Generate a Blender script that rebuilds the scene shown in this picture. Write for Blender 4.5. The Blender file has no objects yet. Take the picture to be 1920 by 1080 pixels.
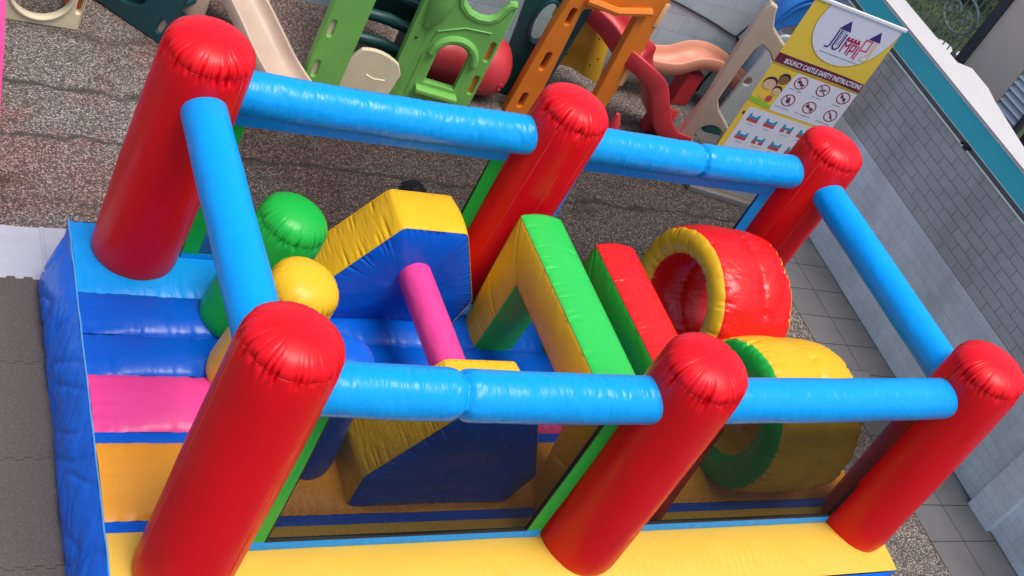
import bpy, bmesh, math, random
from mathutils import Vector, Matrix, noise
random.seed(7)
PI = math.pi
scene = bpy.context.scene
COL = scene.collection

# ------------------------------------------------------------------ camera
cd = bpy.data.cameras.new('camera')
cam = bpy.data.objects.new('camera', cd)
COL.objects.link(cam)
cd.sensor_width = 36
cd.lens = 2350.27 / 1920 * 36
cd.clip_start = 0.05
cd.clip_end = 300
_r = Matrix.Rotation(-0.701215, 4, 'Z') @ Matrix.Rotation(0.928884, 4, 'X') @ Matrix.Rotation(0.541271, 4, 'Z')
cam.matrix_world = Matrix.Translation((-2.42574, -4.14449, 6.57317)) @ _r
scene.camera = cam

# ------------------------------------------------------------------ world, sun, exposure
SUN_EL, SUN_AZ = 74, -65          # azimuth: direction the light comes from, degrees from +x counter-clockwise
w = bpy.data.worlds.new('World')
scene.world = w
w.use_nodes = True
nt = w.node_tree
bg = nt.nodes['Background']
sky = nt.nodes.new('ShaderNodeTexSky')
sky.sky_type = 'NISHITA'
sky.sun_disc = False
sky.sun_elevation = math.radians(SUN_EL)
sky.sun_rotation = math.radians(90 - SUN_AZ)
sky.air_density = 1.0
sky.dust_density = 3.0
sky.ozone_density = 0.6
nt.links.new(sky.outputs[0], bg.inputs[0])
bg.inputs[1].default_value = 0.14
sl = bpy.data.lights.new('sun', 'SUN')
sl.energy = 2.0
sl.angle = math.radians(28)
sl.color = (1, 0.95, 0.88)
so = bpy.data.objects.new('sun', sl)
COL.objects.link(so)
d = Vector((math.cos(math.radians(SUN_AZ)) * math.cos(math.radians(SUN_EL)),
            math.sin(math.radians(SUN_AZ)) * math.cos(math.radians(SUN_EL)), math.sin(math.radians(SUN_EL))))
so.rotation_euler = d.to_track_quat('Z', 'Y').to_euler()
so.location = (0, 0, 20)
scene.view_settings.view_transform = 'Standard'
scene.view_settings.look = 'None'
scene.view_settings.gamma = 1
scene.view_settings.exposure = 0.5

G = -0.55     # ground level; z = 0 is the top of the inflatable's floor

# ------------------------------------------------------------------ helpers: objects
def tag(o, label=None, cat=None, group=None, kind=None):
    if label: o['label'] = label
    if cat: o['category'] = cat
    if group: o['group'] = group
    if kind: o['kind'] = kind
    return o

def empty(name, loc, rz=0.0, label=None, cat=None, group=None):
    o = bpy.data.objects.new(name, None)
    COL.objects.link(o)
    o.location = loc
    o.rotation_euler = (0, 0, rz)
    return tag(o, label, cat, group)

class MB:
    """collects vertices and faces of one mesh"""
    def __init__(s):
        s.v = []; s.f = []; s.m = []
    def add(s, vs, fs, mi=0):
        b = len(s.v)
        s.v += [tuple(p) for p in vs]
        s.f += [tuple(i + b for i in f) for f in fs]
        s.m += (mi if isinstance(mi, list) else [mi] * len(fs))
        return b
    def box(s, lo, hi, mi=0):
        x0, y0, z0 = lo; x1, y1, z1 = hi
        vs = [(x0,y0,z0),(x1,y0,z0),(x1,y1,z0),(x0,y1,z0),(x0,y0,z1),(x1,y0,z1),(x1,y1,z1),(x0,y1,z1)]
        s.add(vs, [(0,3,2,1),(4,5,6,7),(0,1,5,4),(1,2,6,5),(2,3,7,6),(3,0,4,7)], mi)
    def tube(s, pts, r, n=10, mi=0, cap=True):
        pts = [Vector(p) for p in pts]
        rs = r if isinstance(r, list) else [r] * len(pts)
        rings = []
        up = Vector((0.13, 0.21, 1)).normalized()
        for i, p in enumerate(pts):
            t = (pts[min(i + 1, len(pts) - 1)] - pts[max(i - 1, 0)]).normalized()
            a = t.cross(up)
            if a.length < 1e-3: a = t.cross(Vector((1, 0, 0)))
            a.normalize(); b = t.cross(a).normalized()
            rings.append([p + (a * math.cos(2*PI*k/n) + b * math.sin(2*PI*k/n)) * rs[i] for k in range(n)])
        vs = [q for rg in rings for q in rg]
        fs = [(i*n + k, i*n + (k+1) % n, (i+1)*n + (k+1) % n, (i+1)*n + k) for i in range(len(pts)-1) for k in range(n)]
        if cap:
            fs.append(tuple(range(n))[::-1]); fs.append(tuple((len(pts)-1)*n + k for k in range(n)))
        s.add(vs, fs, mi)
    def grid(s, fn, nu, nv, mi=0, flip=False):
        vs = [fn(i / nu, j / nv) for i in range(nu + 1) for j in range(nv + 1)]
        fs = []
        for i in range(nu):
            for j in range(nv):
                a = i*(nv+1)+j; q = (a, a+nv+1, a+nv+2, a+1)
                fs.append(q[::-1] if flip else q)
        s.add(vs, fs, mi)
    def build(s, name, mats, parent=None, smooth=True, angle=40, weld=0.0, bevel=0.0, mw=None):
        me = bpy.data.meshes.new(name)
        me.from_pydata(s.v, [], s.f)
        for m_ in (mats if isinstance(mats, (list, tuple)) else [mats]):
            me.materials.append(m_)
        me.polygons.foreach_set('material_index', s.m)
        bm = bmesh.new(); bm.from_mesh(me)
        if weld: bmesh.ops.remove_doubles(bm, verts=bm.verts, dist=weld)
        if bevel:
            es = [e for e in bm.edges if len(e.link_faces) == 2 and e.calc_face_angle(0) > 0.6]
            bmesh.ops.bevel(bm, geom=es, offset=bevel, segments=2, affect='EDGES', profile=0.6, clamp_overlap=True)
        bmesh.ops.recalc_face_normals(bm, faces=bm.faces)
        bm.to_mesh(me); bm.free()
        if smooth:
            me.shade_smooth()
            me.set_sharp_from_angle(angle=math.radians(angle))
        o = bpy.data.objects.new(name, me)
        COL.objects.link(o)
        if parent: o.parent = parent
        if mw is not None: o.matrix_local = mw
        return o

def smooth(o, angle=40):
    o.data.shade_smooth(); o.data.set_sharp_from_angle(angle=math.radians(angle)); return o

def panel(name, mat, outline, holes=(), th=0.05, bevel=0.008, parent=None, mw=None):
    """extruded sheet with holes; 2D (u, z) becomes local (x, z); thickness along y, from 0 to th"""
    cu = bpy.data.curves.new(name, 'CURVE')
    cu.dimensions = '2D'; cu.fill_mode = 'BOTH'
    cu.extrude = max(th / 2 - bevel, 0.0005); cu.bevel_depth = bevel; cu.bevel_resolution = 1; cu.offset = -bevel
    for pl in [outline] + list(holes):
        sp = cu.splines.new('POLY'); sp.points.add(len(pl) - 1)
        for i, p in enumerate(pl): sp.points[i].co = (p[0], p[1], 0, 1)
        sp.use_cyclic_u = True
    tmp = bpy.data.objects.new('tmp', cu)
    COL.objects.link(tmp)
    dg = bpy.context.evaluated_depsgraph_get()
    me = bpy.data.meshes.new_from_object(tmp.evaluated_get(dg))
    bpy.data.objects.remove(tmp)
    me.name = name
    me.transform(Matrix(((1,0,0,0),(0,0,-1,th/2),(0,1,0,0),(0,0,0,1))))
    me.materials.clear(); me.materials.append(mat)
    o = bpy.data.objects.new(name, me)
    COL.objects.link(o)
    if parent: o.parent = parent
    if mw is not None: o.matrix_local = mw
    return smooth(o, 35)

def text_mesh(txt, size, align='CENTER', bold=0.0, sx=1.0, extr=0.0006):
    cu = bpy.data.curves.new('t', 'FONT')
    cu.body = txt; cu.size = size; cu.align_x = align; cu.extrude = extr; cu.offset = bold
    cu.resolution_u = 3
    tmp = bpy.data.objects.new('tmp', cu); COL.objects.link(tmp)
    dg = bpy.context.evaluated_depsgraph_get()
    me = bpy.data.meshes.new_from_object(tmp.evaluated_get(dg))
    bpy.data.objects.remove(tmp)
    me.transform(Matrix.Diagonal((sx, 1, 1, 1)))
    me.transform(Matrix(((1,0,0,0),(0,0,-1,0),(0,1,0,0),(0,0,0,1))))
    return me

def rrect(u0, z0, u1, z1, r, n=5):
    r = min(r, (u1-u0)/2 - 1e-4, (z1-z0)/2 - 1e-4)
    out = []
    for cx, cz, a0 in ((u1-r, z0+r, -90), (u1-r, z1-r, 0), (u0+r, z1-r, 90), (u0+r, z0+r, 180)):
        for k in range(n + 1):
            a = math.radians(a0 + 90*k/n); out.append((cx + r*math.cos(a), cz + r*math.sin(a)))
    return out

def ell(cu_, cz, a, b, n=28, rot=0.0, a0=0, a1=360):
    out = []
    full = abs(a1 - a0) >= 360
    for k in range(n if full else n + 1):
        t = math.radians(a0 + (a1 - a0) * k / n)
        x, y = a*math.cos(t), b*math.sin(t)
        out.append((cu_ + x*math.cos(rot) - y*math.sin(rot), cz + x*math.sin(rot) + y*math.cos(rot)))
    return out

def slot(cu_, cz, w_, h_, rot=0.0):
    pts = rrect(-w_/2, -h_/2, w_/2, h_/2, min(w_, h_)/2 - 1e-3, 6)
    return [(cu_ + x*math.cos(rot) - y*math.sin(rot), cz + x*math.sin(rot) + y*math.cos(rot)) for x, y in pts]

def roundpoly(pts, r, n=4):
    out = []
    N = len(pts)
    for i in range(N):
        p = Vector(pts[i]); a = Vector(pts[i-1]) - p; b = Vector(pts[(i+1) % N]) - p
        rr = min(r, a.length*0.45, b.length*0.45)
        p0 = p + a.normalized()*rr; p1 = p + b.normalized()*rr
        for k in range(n + 1):
            t = k / n
            q = p0*(1-t)**2 + p*2*t*(1-t) + p1*t*t
            out.append((q.x, q.y))
    return out

def catmull(pts, n=8):
    P = [Vector(p) for p in pts]
    P = [P[0]*2 - P[1]] + P + [P[-1]*2 - P[-2]]
    out = []
    for i in range(1, len(P) - 2):
        for k in range(n):
            t = k / n
            a, b, c, d_ = P[i-1], P[i], P[i+1], P[i+2]
            out.append(0.5*((2*b) + (c-a)*t + (2*a-5*b+4*c-d_)*t*t + (3*b-a-3*c+d_)*t*t*t))
    out.append(P[-2].copy())
    return out

# ------------------------------------------------------------------ helpers: materials
def mat(name, col, rough=0.5, spec=0.5, coat=0.0, bump=None, var=0.0, metal=0.0, emit=None):
    """bump: list of (scale, strength, distance, (sx, sy, sz), detail)"""
    m = bpy.data.materials.new(name); m.use_nodes = True
    n = m.node_tree.nodes; l = m.node_tree.links
    p = n['Principled BSDF']
    p.inputs['Base Color'].default_value = (*col, 1)
    p.inputs['Roughness'].default_value = rough
    p.inputs['Specular IOR Level'].default_value = spec
    p.inputs['Metallic'].default_value = metal
    p.inputs['Coat Weight'].default_value = coat
    p.inputs['Coat Roughness'].default_value = 0.12
    tc = n.new('ShaderNodeTexCoord')
    if var:
        nz = n.new('ShaderNodeTexNoise'); nz.inputs['Scale'].default_value = 3.0; nz.inputs['Detail'].default_value = 6
        l.new(tc.outputs['Object'], nz.inputs['Vector'])
        mx = n.new('ShaderNodeMix'); mx.data_type = 'RGBA'
        mx.inputs['A'].default_value = (*[c*(1-var) for c in col], 1)
        mx.inputs['B'].default_value = (*[min(c*(1+var), 1) for c in col], 1)
        l.new(nz.outputs['Fac'], mx.inputs['Factor']); l.new(mx.outputs['Result'], p.inputs['Base Color'])
    rn = n.new('ShaderNodeTexNoise'); rn.inputs['Scale'].default_value = 4.5; rn.inputs['Detail'].default_value = 7; rn.inputs['Roughness'].default_value = 0.65
    l.new(tc.outputs['Object'], rn.inputs['Vector'])
    rm = n.new('ShaderNodeMapRange'); rm.inputs['From Min'].default_value = 0.3; rm.inputs['From Max'].default_value = 0.7
    rm.inputs['To Min'].default_value = rough*0.8; rm.inputs['To Max'].default_value = min(1, rough*1.35)
    l.new(rn.outputs['Fac'], rm.inputs[0]); l.new(rm.outputs[0], p.inputs['Roughness'])
    prev = None
    for (sc, st, di, sv, det) in (bump or []):
        mp = n.new('ShaderNodeMapping'); mp.inputs['Scale'].default_value = sv
        nz = n.new('ShaderNodeTexNoise'); nz.inputs['Scale'].default_value = sc; nz.inputs['Detail'].default_value = det
        l.new(tc.outputs['Object'], mp.inputs['Vector']); l.new(mp.outputs[0], nz.inputs['Vector'])
        b = n.new('ShaderNodeBump'); b.inputs['Strength'].default_value = st; b.inputs['Distance'].default_value = di
        l.new(nz.outputs['Fac'], b.inputs['Height'])
        if prev: l.new(prev.outputs[0], b.inputs['Normal'])
        prev = b
    if prev: l.new(prev.outputs[0], p.inputs['Normal'])
    return m

VB = [(2.2, 0.5, 0.05, (1, 1, 1), 3), (30, 0.05, 0.01, (1, 1, 1), 2)]
def vinyl(name, col, rough=0.3, **k):
    return mat(name, col, rough, k.pop('spec', 0.3), k.pop('coat', 0.03), k.pop('bump', VB), **k)

RED = vinyl('red_vinyl', (0.72, 0.002, 0.008), 0.36, spec=0.28, bump=[(1.6, 0.4, 0.06, (1, 1, 0.35), 3), (30, 0.05, 0.01, (1, 1, 1), 2)])
RED_T = vinyl('red_tunnel_vinyl', (0.72, 0.012, 0.012), 0.27, bump=[(4, 0.6, 0.05, (2.2, 0.7, 0.7), 4)])
SKYB = vinyl('sky_blue_vinyl', (0.0, 0.31, 0.76), 0.26, spec=0.3, coat=0.03, bump=[(5, 0.32, 0.012, (13, 3, 3), 4), (2.5, 0.55, 0.05, (2.2, 1, 1), 3)])
SKYP = vinyl('sky_blue_panel', (0.003, 0.31, 0.80), 0.33, bump=[(6, 0.6, 0.03, (2.0, 1, 0.6), 5)])
SKYPLAIN = vinyl('sky_blue_smooth_vinyl', (0.0, 0.32, 0.84), 0.36, spec=0.2)
BLUE = vinyl('royal_blue_vinyl', (0.001, 0.10, 0.56), 0.27)
BLUE_C = vinyl('crumpled_blue_vinyl', (0.001, 0.14, 0.70), 0.26, spec=0.38, bump=[(5, 0.6, 0.04, (1, 1, 0.7), 5)])
YEL = vinyl('yellow_vinyl', (0.80, 0.46, 0.018), 0.33)
YEL_F = vinyl('floor_yellow_vinyl', (0.76, 0.46, 0.06), 0.4)
ORA = vinyl('orange_vinyl', (0.84, 0.34, 0.03), 0.35)
PINK = vinyl('pink_vinyl', (0.82, 0.06, 0.28), 0.33)
GRN = vinyl('green_vinyl', (0.012, 0.42, 0.05), 0.3)
GRN_L = vinyl('light_green_vinyl', (0.03, 0.52, 0.08), 0.3)
SEAM_R = mat('red_welded_seam', (0.80, 0.08, 0.05), 0.4)

net = bpy.data.materials.new('black_netting'); net.use_nodes = True
nn = net.node_tree.nodes; ll = net.node_tree.links
nn.remove(nn['Principled BSDF'])
tr = nn.new('ShaderNodeBsdfTransparent'); df = nn.new('ShaderNodeBsdfDiffuse'); df.inputs[0].default_value = (0.02, 0.02, 0.02, 1)
mxs = nn.new('ShaderNodeMixShader')
tc = nn.new('ShaderNodeTexCoord'); mp = nn.new('ShaderNodeMapping'); mp.inputs['Scale'].default_value = (130, 130, 130)
vx = nn.new('ShaderNodeTexVoronoi'); vx.inputs['Scale'].default_value = 1.0
rmp = nn.new('ShaderNodeMapRange'); rmp.inputs['From Min'].default_value = 0.2; rmp.inputs['From Max'].default_value = 0.75
rmp.inputs['To Min'].default_value = 0.52; rmp.inputs['To Max'].default_value = 0.74
ll.new(tc.outputs['Object'], mp.inputs[0]); ll.new(mp.outputs[0], vx.inputs['Vector']); ll.new(vx.outputs['Distance'], rmp.inputs['Value'])
ll.new(rmp.outputs[0], mxs.inputs[0]); ll.new(tr.outputs[0], mxs.inputs[1]); ll.new(df.outputs[0], mxs.inputs[2])
ll.new(mxs.outputs[0], nn['Material Output'].inputs[0])
BLACK = mat('black_binding', (0.012, 0.012, 0.012), 0.6)

def plastic(name, col, rough=0.42, **k):
    return mat(name, col, rough, 0.45, 0.0, [(3, 0.1, 0.03, (1, 1, 1), 2), (45, 0.25, 0.004, (1, 1, 1), 4)], var=0.16, **k)
P_GREEN = plastic('green_plastic', (0.17, 0.45, 0.09))
P_LIME = plastic('lime_plastic', (0.24, 0.48, 0.04))
P_DKG = plastic('dark_green_plastic', (0.012, 0.07, 0.065))
P_TEAL = plastic('dark_teal_plastic', (0.012, 0.075, 0.09))
P_CREAM = plastic('cream_plastic', (0.68, 0.60, 0.40))
P_BEIGE = plastic('beige_plastic', (0.52, 0.38, 0.29))
P_TAN = plastic('tan_plastic', (0.50, 0.41, 0.33))
P_PEACH = plastic('peach_plastic', (0.66, 0.29, 0.19))
P_ORANGE = plastic('orange_plastic', (0.66, 0.18, 0.015))
P_YEL = plastic('mustard_plastic', (0.72, 0.42, 0.03))
P_RED = plastic('red_plastic', (0.52, 0.035, 0.045))
P_PINK = plastic('pink_plastic', (0.85, 0.08, 0.32))
P_BLUE = plastic('blue_plastic', (0.02, 0.19, 0.62))
P_GREY = plastic('pale_grey_plastic', (0.5, 0.55, 0.57))
P_BLACK = plastic('black_plastic', (0.012, 0.012, 0.013))
P_DARKGREY = plastic('step_grip_plastic', (0.10, 0.12, 0.12), 0.8)

def node_mat(name):
    m = bpy.data.materials.new(name); m.use_nodes = True
    return m, m.node_tree.nodes, m.node_tree.links, m.node_tree.nodes['Principled BSDF']

def ramp(n, stops, interp='LINEAR'):
    r = n.new('ShaderNodeValToRGB'); r.color_ramp.interpolation = interp
    e = r.color_ramp.elements
    while len(e) < len(stops): e.new(0.5)
    for i, (pos, c) in enumerate(stops):
        e[i].position = pos; e[i].color = (*c, 1)
    return r

def mixc(n, l, fac, a, b, mode='MIX'):
    mx = n.new('ShaderNodeMix'); mx.data_type = 'RGBA'; mx.blend_type = mode
    for s_, v in (('Factor', fac), ('A', a), ('B', b)):
        if isinstance(v, (int, float)): mx.inputs[s_].default_value = v
        elif isinstance(v, tuple): mx.inputs[s_].default_value = (*v, 1)
        else: l.new(v, mx.inputs[s_])
    return mx.outputs['Result']

def noise_n(n, l, vec, sc, det=4, rough=0.5, dist=0.0, scale3=None):
    if scale3:
        mp_ = n.new('ShaderNodeMapping'); mp_.inputs['Scale'].default_value = scale3
        l.new(vec, mp_.inputs[0]); vec = mp_.outputs[0]
    z = n.new('ShaderNodeTexNoise'); z.inputs['Scale'].default_value = sc; z.inputs['Detail'].default_value = det
    z.inputs['Roughness'].default_value = rough; z.inputs['Distortion'].default_value = dist
    l.new(vec, z.inputs['Vector']); return z.outputs['Fac']

# pebble-wash ground
PEB, n, l, p = node_mat('pebble_wash')
tc = n.new('ShaderNodeTexCoord'); V = tc.outputs['Object']
v1 = n.new('ShaderNodeTexVoronoi'); v1.inputs['Scale'].default_value = 74; l.new(V, v1.inputs['Vector'])
sepc = n.new('ShaderNodeSeparateColor'); l.new(v1.outputs['Color'], sepc.inputs[0])
r1 = ramp(n, [(0.0, (0.03, 0.027, 0.025)), (0.3, (0.09, 0.08, 0.072)), (0.55, (0.19, 0.168, 0.15)), (0.8, (0.34, 0.305, 0.28)), (1.0, (0.52, 0.48, 0.45))])
l.new(sepc.outputs[0], r1.inputs[0])
ed = n.new('ShaderNodeMapRange'); ed.inputs['From Min'].default_value = 0.25; ed.inputs['From Max'].default_value = 0.6
ed.inputs['To Min'].default_value = 0.0; ed.inputs['To Max'].default_value = 0.75
l.new(v1.outputs['Distance'], ed.inputs[0])
c = mixc(n, l, ed.outputs[0], r1.outputs[0], (0.06, 0.052, 0.048))
np1 = noise_n(n, l, V, 0.9, 4, 0.55)
rp = ramp(n, [(0.43, (0, 0, 0)), (0.54, (1, 1, 1))]); l.new(np1, rp.inputs[0])
c2 = mixc(n, l, 1.0, c, (1.0, 0.75, 0.72), 'MULTIPLY')
sxp = n.new('ShaderNodeSeparateXYZ'); l.new(V, sxp.inputs[0])
mrp = n.new('ShaderNodeMapRange'); mrp.inputs['From Min'].default_value = 2.0; mrp.inputs['From Max'].default_value = 5.0
mrp.inputs['To Min'].default_value = 1.0; mrp.inputs['To Max'].default_value = 0.15; l.new(sxp.outputs[0], mrp.inputs[0])
mpk = n.new('ShaderNodeMath'); mpk.operation = 'MULTIPLY'; l.new(rp.outputs[0], mpk.inputs[0]); l.new(mrp.outputs[0], mpk.inputs[1])
c = mixc(n, l, mpk.outputs[0], c, c2)
np2 = noise_n(n, l, V, 1.7, 5, 0.6, 0.4)
rp2 = ramp(n, [(0.54, (0, 0, 0)), (0.72, (1, 1, 1))]); l.new(np2, rp2.inputs[0])
c3 = mixc(n, l, 1.0, c, (0.62, 0.50, 0.38), 'MULTIPLY')
c = mixc(n, l, rp2.outputs[0], c, c3)
c = mixc(n, l, 1.0, c, (1.15, 1.08, 1.02), 'MULTIPLY')
# dirty joints running along x
sx_ = n.new('ShaderNodeSeparateXYZ'); l.new(V, sx_.inputs[0])
wob = noise_n(n, l, V, 2.5, 4, 0.6)
def math_n(op, a, b=None, cc=None):
    q = n.new('ShaderNodeMath'); q.operation = op
    for i, v in enumerate((a, b, cc)):
        if v is None: continue
        if isinstance(v, (int, float)): q.inputs[i].default_value = v
        else: l.new(v, q.inputs[i])
    return q.outputs[0]
yy = math_n('ADD', sx_.outputs[1], math_n('MULTIPLY', math_n('SUBTRACT', wob, 0.5), 0.35))
for y0, wd, st in ((5.27, 0.035, 0.95), (4.55, 0.022, 0.9), (3.75, 0.025, 0.3), (6.1, 0.05, 0.5)):
    dd = math_n('ABSOLUTE', math_n('SUBTRACT', yy, y0))
    mr = n.new('ShaderNodeMapRange'); mr.inputs['From Min'].default_value = wd*0.3; mr.inputs['From Max'].default_value = wd*1.8
    mr.inputs['To Min'].default_value = st; mr.inputs['To Max'].default_value = 0
    l.new(dd, mr.inputs[0])
    brk = noise_n(n, l, V, 3.1, 3, 0.5)
    rb = ramp(n, [(0.28, (0, 0, 0)), (0.42, (1, 1, 1))]); l.new(brk, rb.inputs[0])
    c = mixc(n, l, math_n('MULTIPLY', mr.outputs[0], rb.outputs[0]), c, (0.045, 0.035, 0.025))
l.new(c, p.inputs['Base Color']); p.inputs['Roughness'].default_value = 0.85
bp = n.new('ShaderNodeBump'); bp.inputs['Strength'].default_value = 0.6; bp.inputs['Distance'].default_value = 0.01; bp.invert = True
l.new(v1.outputs['Distance'], bp.inputs['Height']); l.new(bp.outputs[0], p.inputs['Normal'])

def brick_mat(name, col, joint, bw, bh, rough, mapping, jw=0.012, bstr=0.5, dark=0.9, off_=0.5):
    """mapping: (axis_u, axis_v) chooses which object axes the courses follow"""
    m, n, l, p = node_mat(name)
    tc = n.new('ShaderNodeTexCoord'); sx = n.new('ShaderNodeSeparateXYZ'); l.new(tc.outputs['Object'], sx.inputs[0])
    cb = n.new('ShaderNodeCombineXYZ'); l.new(sx.outputs[mapping[0]], cb.inputs[0]); l.new(sx.outputs[mapping[1]], cb.inputs[1])
    br = n.new('ShaderNodeTexBrick'); br.inputs['Scale'].default_value = 1.0; br.offset = off_
    br.inputs['Brick Width'].default_value = bw; br.inputs['Row Height'].default_value = bh
    br.inputs['Mortar Size'].default_value = jw; br.inputs['Mortar Smooth'].default_value = 0.3
    br.inputs['Color1'].default_value = (*col, 1); br.inputs['Color2'].default_value = (*[c_*dark for c_ in col], 1)
    br.inputs['Mortar'].default_value = (*joint, 1)
    l.new(cb.outputs[0], br.inputs['Vector'])
    nz = noise_n(n, l, tc.outputs['Object'], 1.3, 6, 0.6)
    rr = ramp(n, [(0.3, (0.84, 0.84, 0.84)), (0.7, (1.04, 1.04, 1.04))]); l.new(nz, rr.inputs[0])
    c_ = mixc(n, l, 1.0, br.outputs['Color'], rr.outputs[0], 'MULTIPLY')
    nz2 = noise_n(n, l, tc.outputs['Object'], 45, 4, 0.7)
    rr2 = ramp(n, [(0.3, (0.88, 0.88, 0.88)), (0.7, (1.08, 1.08, 1.08))]); l.new(nz2, rr2.inputs[0])
    c_ = mixc(n, l, 1.0, c_, rr2.outputs[0], 'MULTIPLY')
    nz3 = noise_n(n, l, tc.outputs['Object'], 1.6, 5, 0.65, 0.0, (1.0, 1.0, 0.25) if mapping[1] == 2 else (1, 1, 1))
    rr3 = ramp(n, [(0.45, (1, 1, 1)), (0.75, (0.80, 0.79, 0.76))]); l.new(nz3, rr3.inputs[0])
    c_ = mixc(n, l, 1.0, c_, rr3.outputs[0], 'MULTIPLY')
    l.new(c_, p.inputs['Base Color']); p.inputs['Roughness'].default_value = rough
    b = n.new('ShaderNodeBump'); b.inputs['Strength'].default_value = bstr; b.inputs['Distance'].default_value = 0.012; b.invert = True
    l.new(br.outputs['Fac'], b.inputs['Height'])
    b2 = n.new('ShaderNodeBump'); b2.inputs['Strength'].default_value = 0.35; b2.inputs['Distance'].default_value = 0.006
    l.new(nz2, b2.inputs['Height']); l.new(b.outputs[0], b2.inputs['Normal'])
    l.new(b2.outputs[0], p.inputs['Normal'])
    return m
WALL_B = brick_mat('pale_blue_painted_block', (0.72, 0.82, 0.90), (0.60, 0.71, 0.80), 0.29, 0.117, 0.6, (1, 2), 0.006)
WALL_G = brick_mat('grey_block', (0.50, 0.53, 0.555), (0.28, 0.30, 0.32), 0.29, 0.117, 0.75, (1, 2), 0.006, dark=0.92)
WALL_BK = brick_mat('pale_blue_back_block', (0.52, 0.64, 0.71), (0.36, 0.48, 0.56), 0.55, 0.25, 0.6, (0, 2), 0.005)
PAVER = brick_mat('grey_paver', (0.14, 0.138, 0.14), (0.03, 0.03, 0.03), 0.42, 0.45, 0.8, (1, 0), 0.006, dark=0.93, off_=0.0)
STONE = mat('pale_granite_coping', (0.50, 0.48, 0.47), 0.7, bump=[(25, 0.2, 0.01, (1, 1, 1), 4)], var=0.06)
TEALP = mat('teal_paint', (0.04, 0.52, 0.63), 0.5, bump=[(20, 0.08, 0.01, (1, 1, 1), 4)], var=0.04)
GREYP = mat('grey_groove', (0.16, 0.18, 0.18), 0.7, var=0.1)
CREAML = mat('pale_conduit', (0.52, 0.58, 0.54), 0.5)
BEIGEW = mat('beige_render', (0.62, 0.50, 0.41), 0.85, bump=[(12, 0.2, 0.01, (1, 1, 1), 5)], var=0.10)
WHITEM = mat('white_metal', (0.62, 0.66, 0.68), 0.45)
DARKM = mat('dark_iron', (0.03, 0.035, 0.045), 0.5)
GREYI = mat('grey_green_iron', (0.14, 0.20, 0.19), 0.5)
DARKB = mat('dark_brown_timber', (0.035, 0.02, 0.015), 0.6, var=0.3)

# ------------------------------------------------------------------ the setting
def wallx(y): return 8.26 + 0.045 * (y - 2)
mb = MB(); mb.add([(-60, -60, G), (80, -60, G), (80, 80, G), (-60, 80, G)], [(0, 1, 2, 3)])
tag(mb.build('ground', PEB, smooth=False), kind='structure')

mb = MB()
mb.add([(0, -9.5, 0), (0.93, -9.5, 0), (0.93, 4.2, 0), (0, 4.2, 0)], [(0, 1, 2, 3)])
o = mb.build('paving', PAVER, smooth=False); o.location = (7.40, 3.48, G+0.004); o.rotation_euler = (0, 0, -math.atan(0.045))
tag(o, kind='structure')

# square access cover among the pavers
ac = empty('access_cover', (7.60, 2.02, G + 0.004), math.radians(-2), 'square grey access cover with a small finger hole set in the pavers', 'access cover')
mb = MB(); mb.box((-0.20, -0.24, 0), (0.27, 0.24, 0.006)); mb.build('frame', mat('cover_gap', (0.05, 0.05, 0.05), 0.8), ac, smooth=False)
mb = MB(); mb.box((-0.188, -0.228, 0.0), (0.258, 0.228, 0.011)); mb.build('cover', mat('cover_slab', (0.14, 0.138, 0.14), 0.8, var=0.12, bump=[(40, 0.3, 0.005, (1, 1, 1), 4)]), ac, bevel=0.003)
mb = MB(); mb.tube([(0.06, 0.05, 0.010), (0.06, 0.05, 0.0125)], 0.014, 12); mb.build('finger_hole', BLACK, ac)

# side wall: pale blue below, grey above, groove and conduit, teal band, white coping
sw = empty('boundary_wall', (wallx(2), 2, G), 0, 'long boundary wall of pale blue and grey blocks with teal band and white coping', 'wall')
Y0, Y1 = -6.0, 7.25
def wslab(name, m_, z0, z1, off, d_=0.28, y0=Y0, y1=Y1):
    mb = MB()
    a, b = wallx(y0), wallx(y1)
    pts = [(a-off, y0), (a+d_, y0), (b+d_, y1), (b-off, y1)]
    vs = [(x-wallx(2), y-2, z-G) for z in (z0, z1) for x, y in pts]
    mb.add(vs, [(0,3,2,1),(4,5,6,7),(0,1,5,4),(1,2,6,5),(2,3,7,6),(3,0,4,7)])
    return mb.build(name, m_, sw, smooth=False)
wslab('blue_dado', WALL_B, G, 0.73, 0.004)
wslab('grey_blockwork', WALL_G, 0.73, 1.665, 0.0)
wslab('groove', GREYP, 1.665, 1.745, -0.02)
wslab('teal_band', TEALP, 1.745, 1.995, 0.012)
mb = MB()
def lw(x, y, z): return (x - wallx(2), y - 2, z - G)
a, b = wallx(Y0), wallx(Y1)
mb.tube([lw(a-0.012, Y0, 1.672), lw(b-0.012, Y1, 1.672)], 0.013, 8); mb.tube([lw(a-0.01, Y0, 1.742), lw(b-0.01, Y1, 1.742)], 0.006, 6)
mb.build('conduit', CREAML, sw)
mb = MB()
mb.box(lw(wallx(3.43)-0.03, 3.40, 1.665), lw(wallx(3.43)+0.02, 3.47, 1.74)); mb.box(lw(wallx(3.43)-0.02, 3.50, 1.675), lw(wallx(3.43)+0.01, 3.53, 1.70))
mb.build('conduit_clip', BLACK, sw, bevel=0.004)
mb = MB()
top = [(wallx(Y0)-0.02, Y0), (wallx(Y1)-0.02, Y1), (wallx(Y1)+0.36, Y1), (8.755, 4.56), (8.95, 4.50), (8.93, 4.15), (8.83, 3.90), (8.60, 3.06), (8.50, 2.6), (wallx(Y0)+0.27, Y0)]
vs = [lw(x, y, z) for z in (1.995, 2.03) for x, y in top]
N = len(top)
mb.add(vs, [tuple(range(N)), tuple(range(2*N-1, N-1, -1))] + [(i, (i+1) % N, (i+1) % N + N, i+N) for i in range(N)])
mb.build('coping', STONE, sw, bevel=0.005)
mb = MB()
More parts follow.
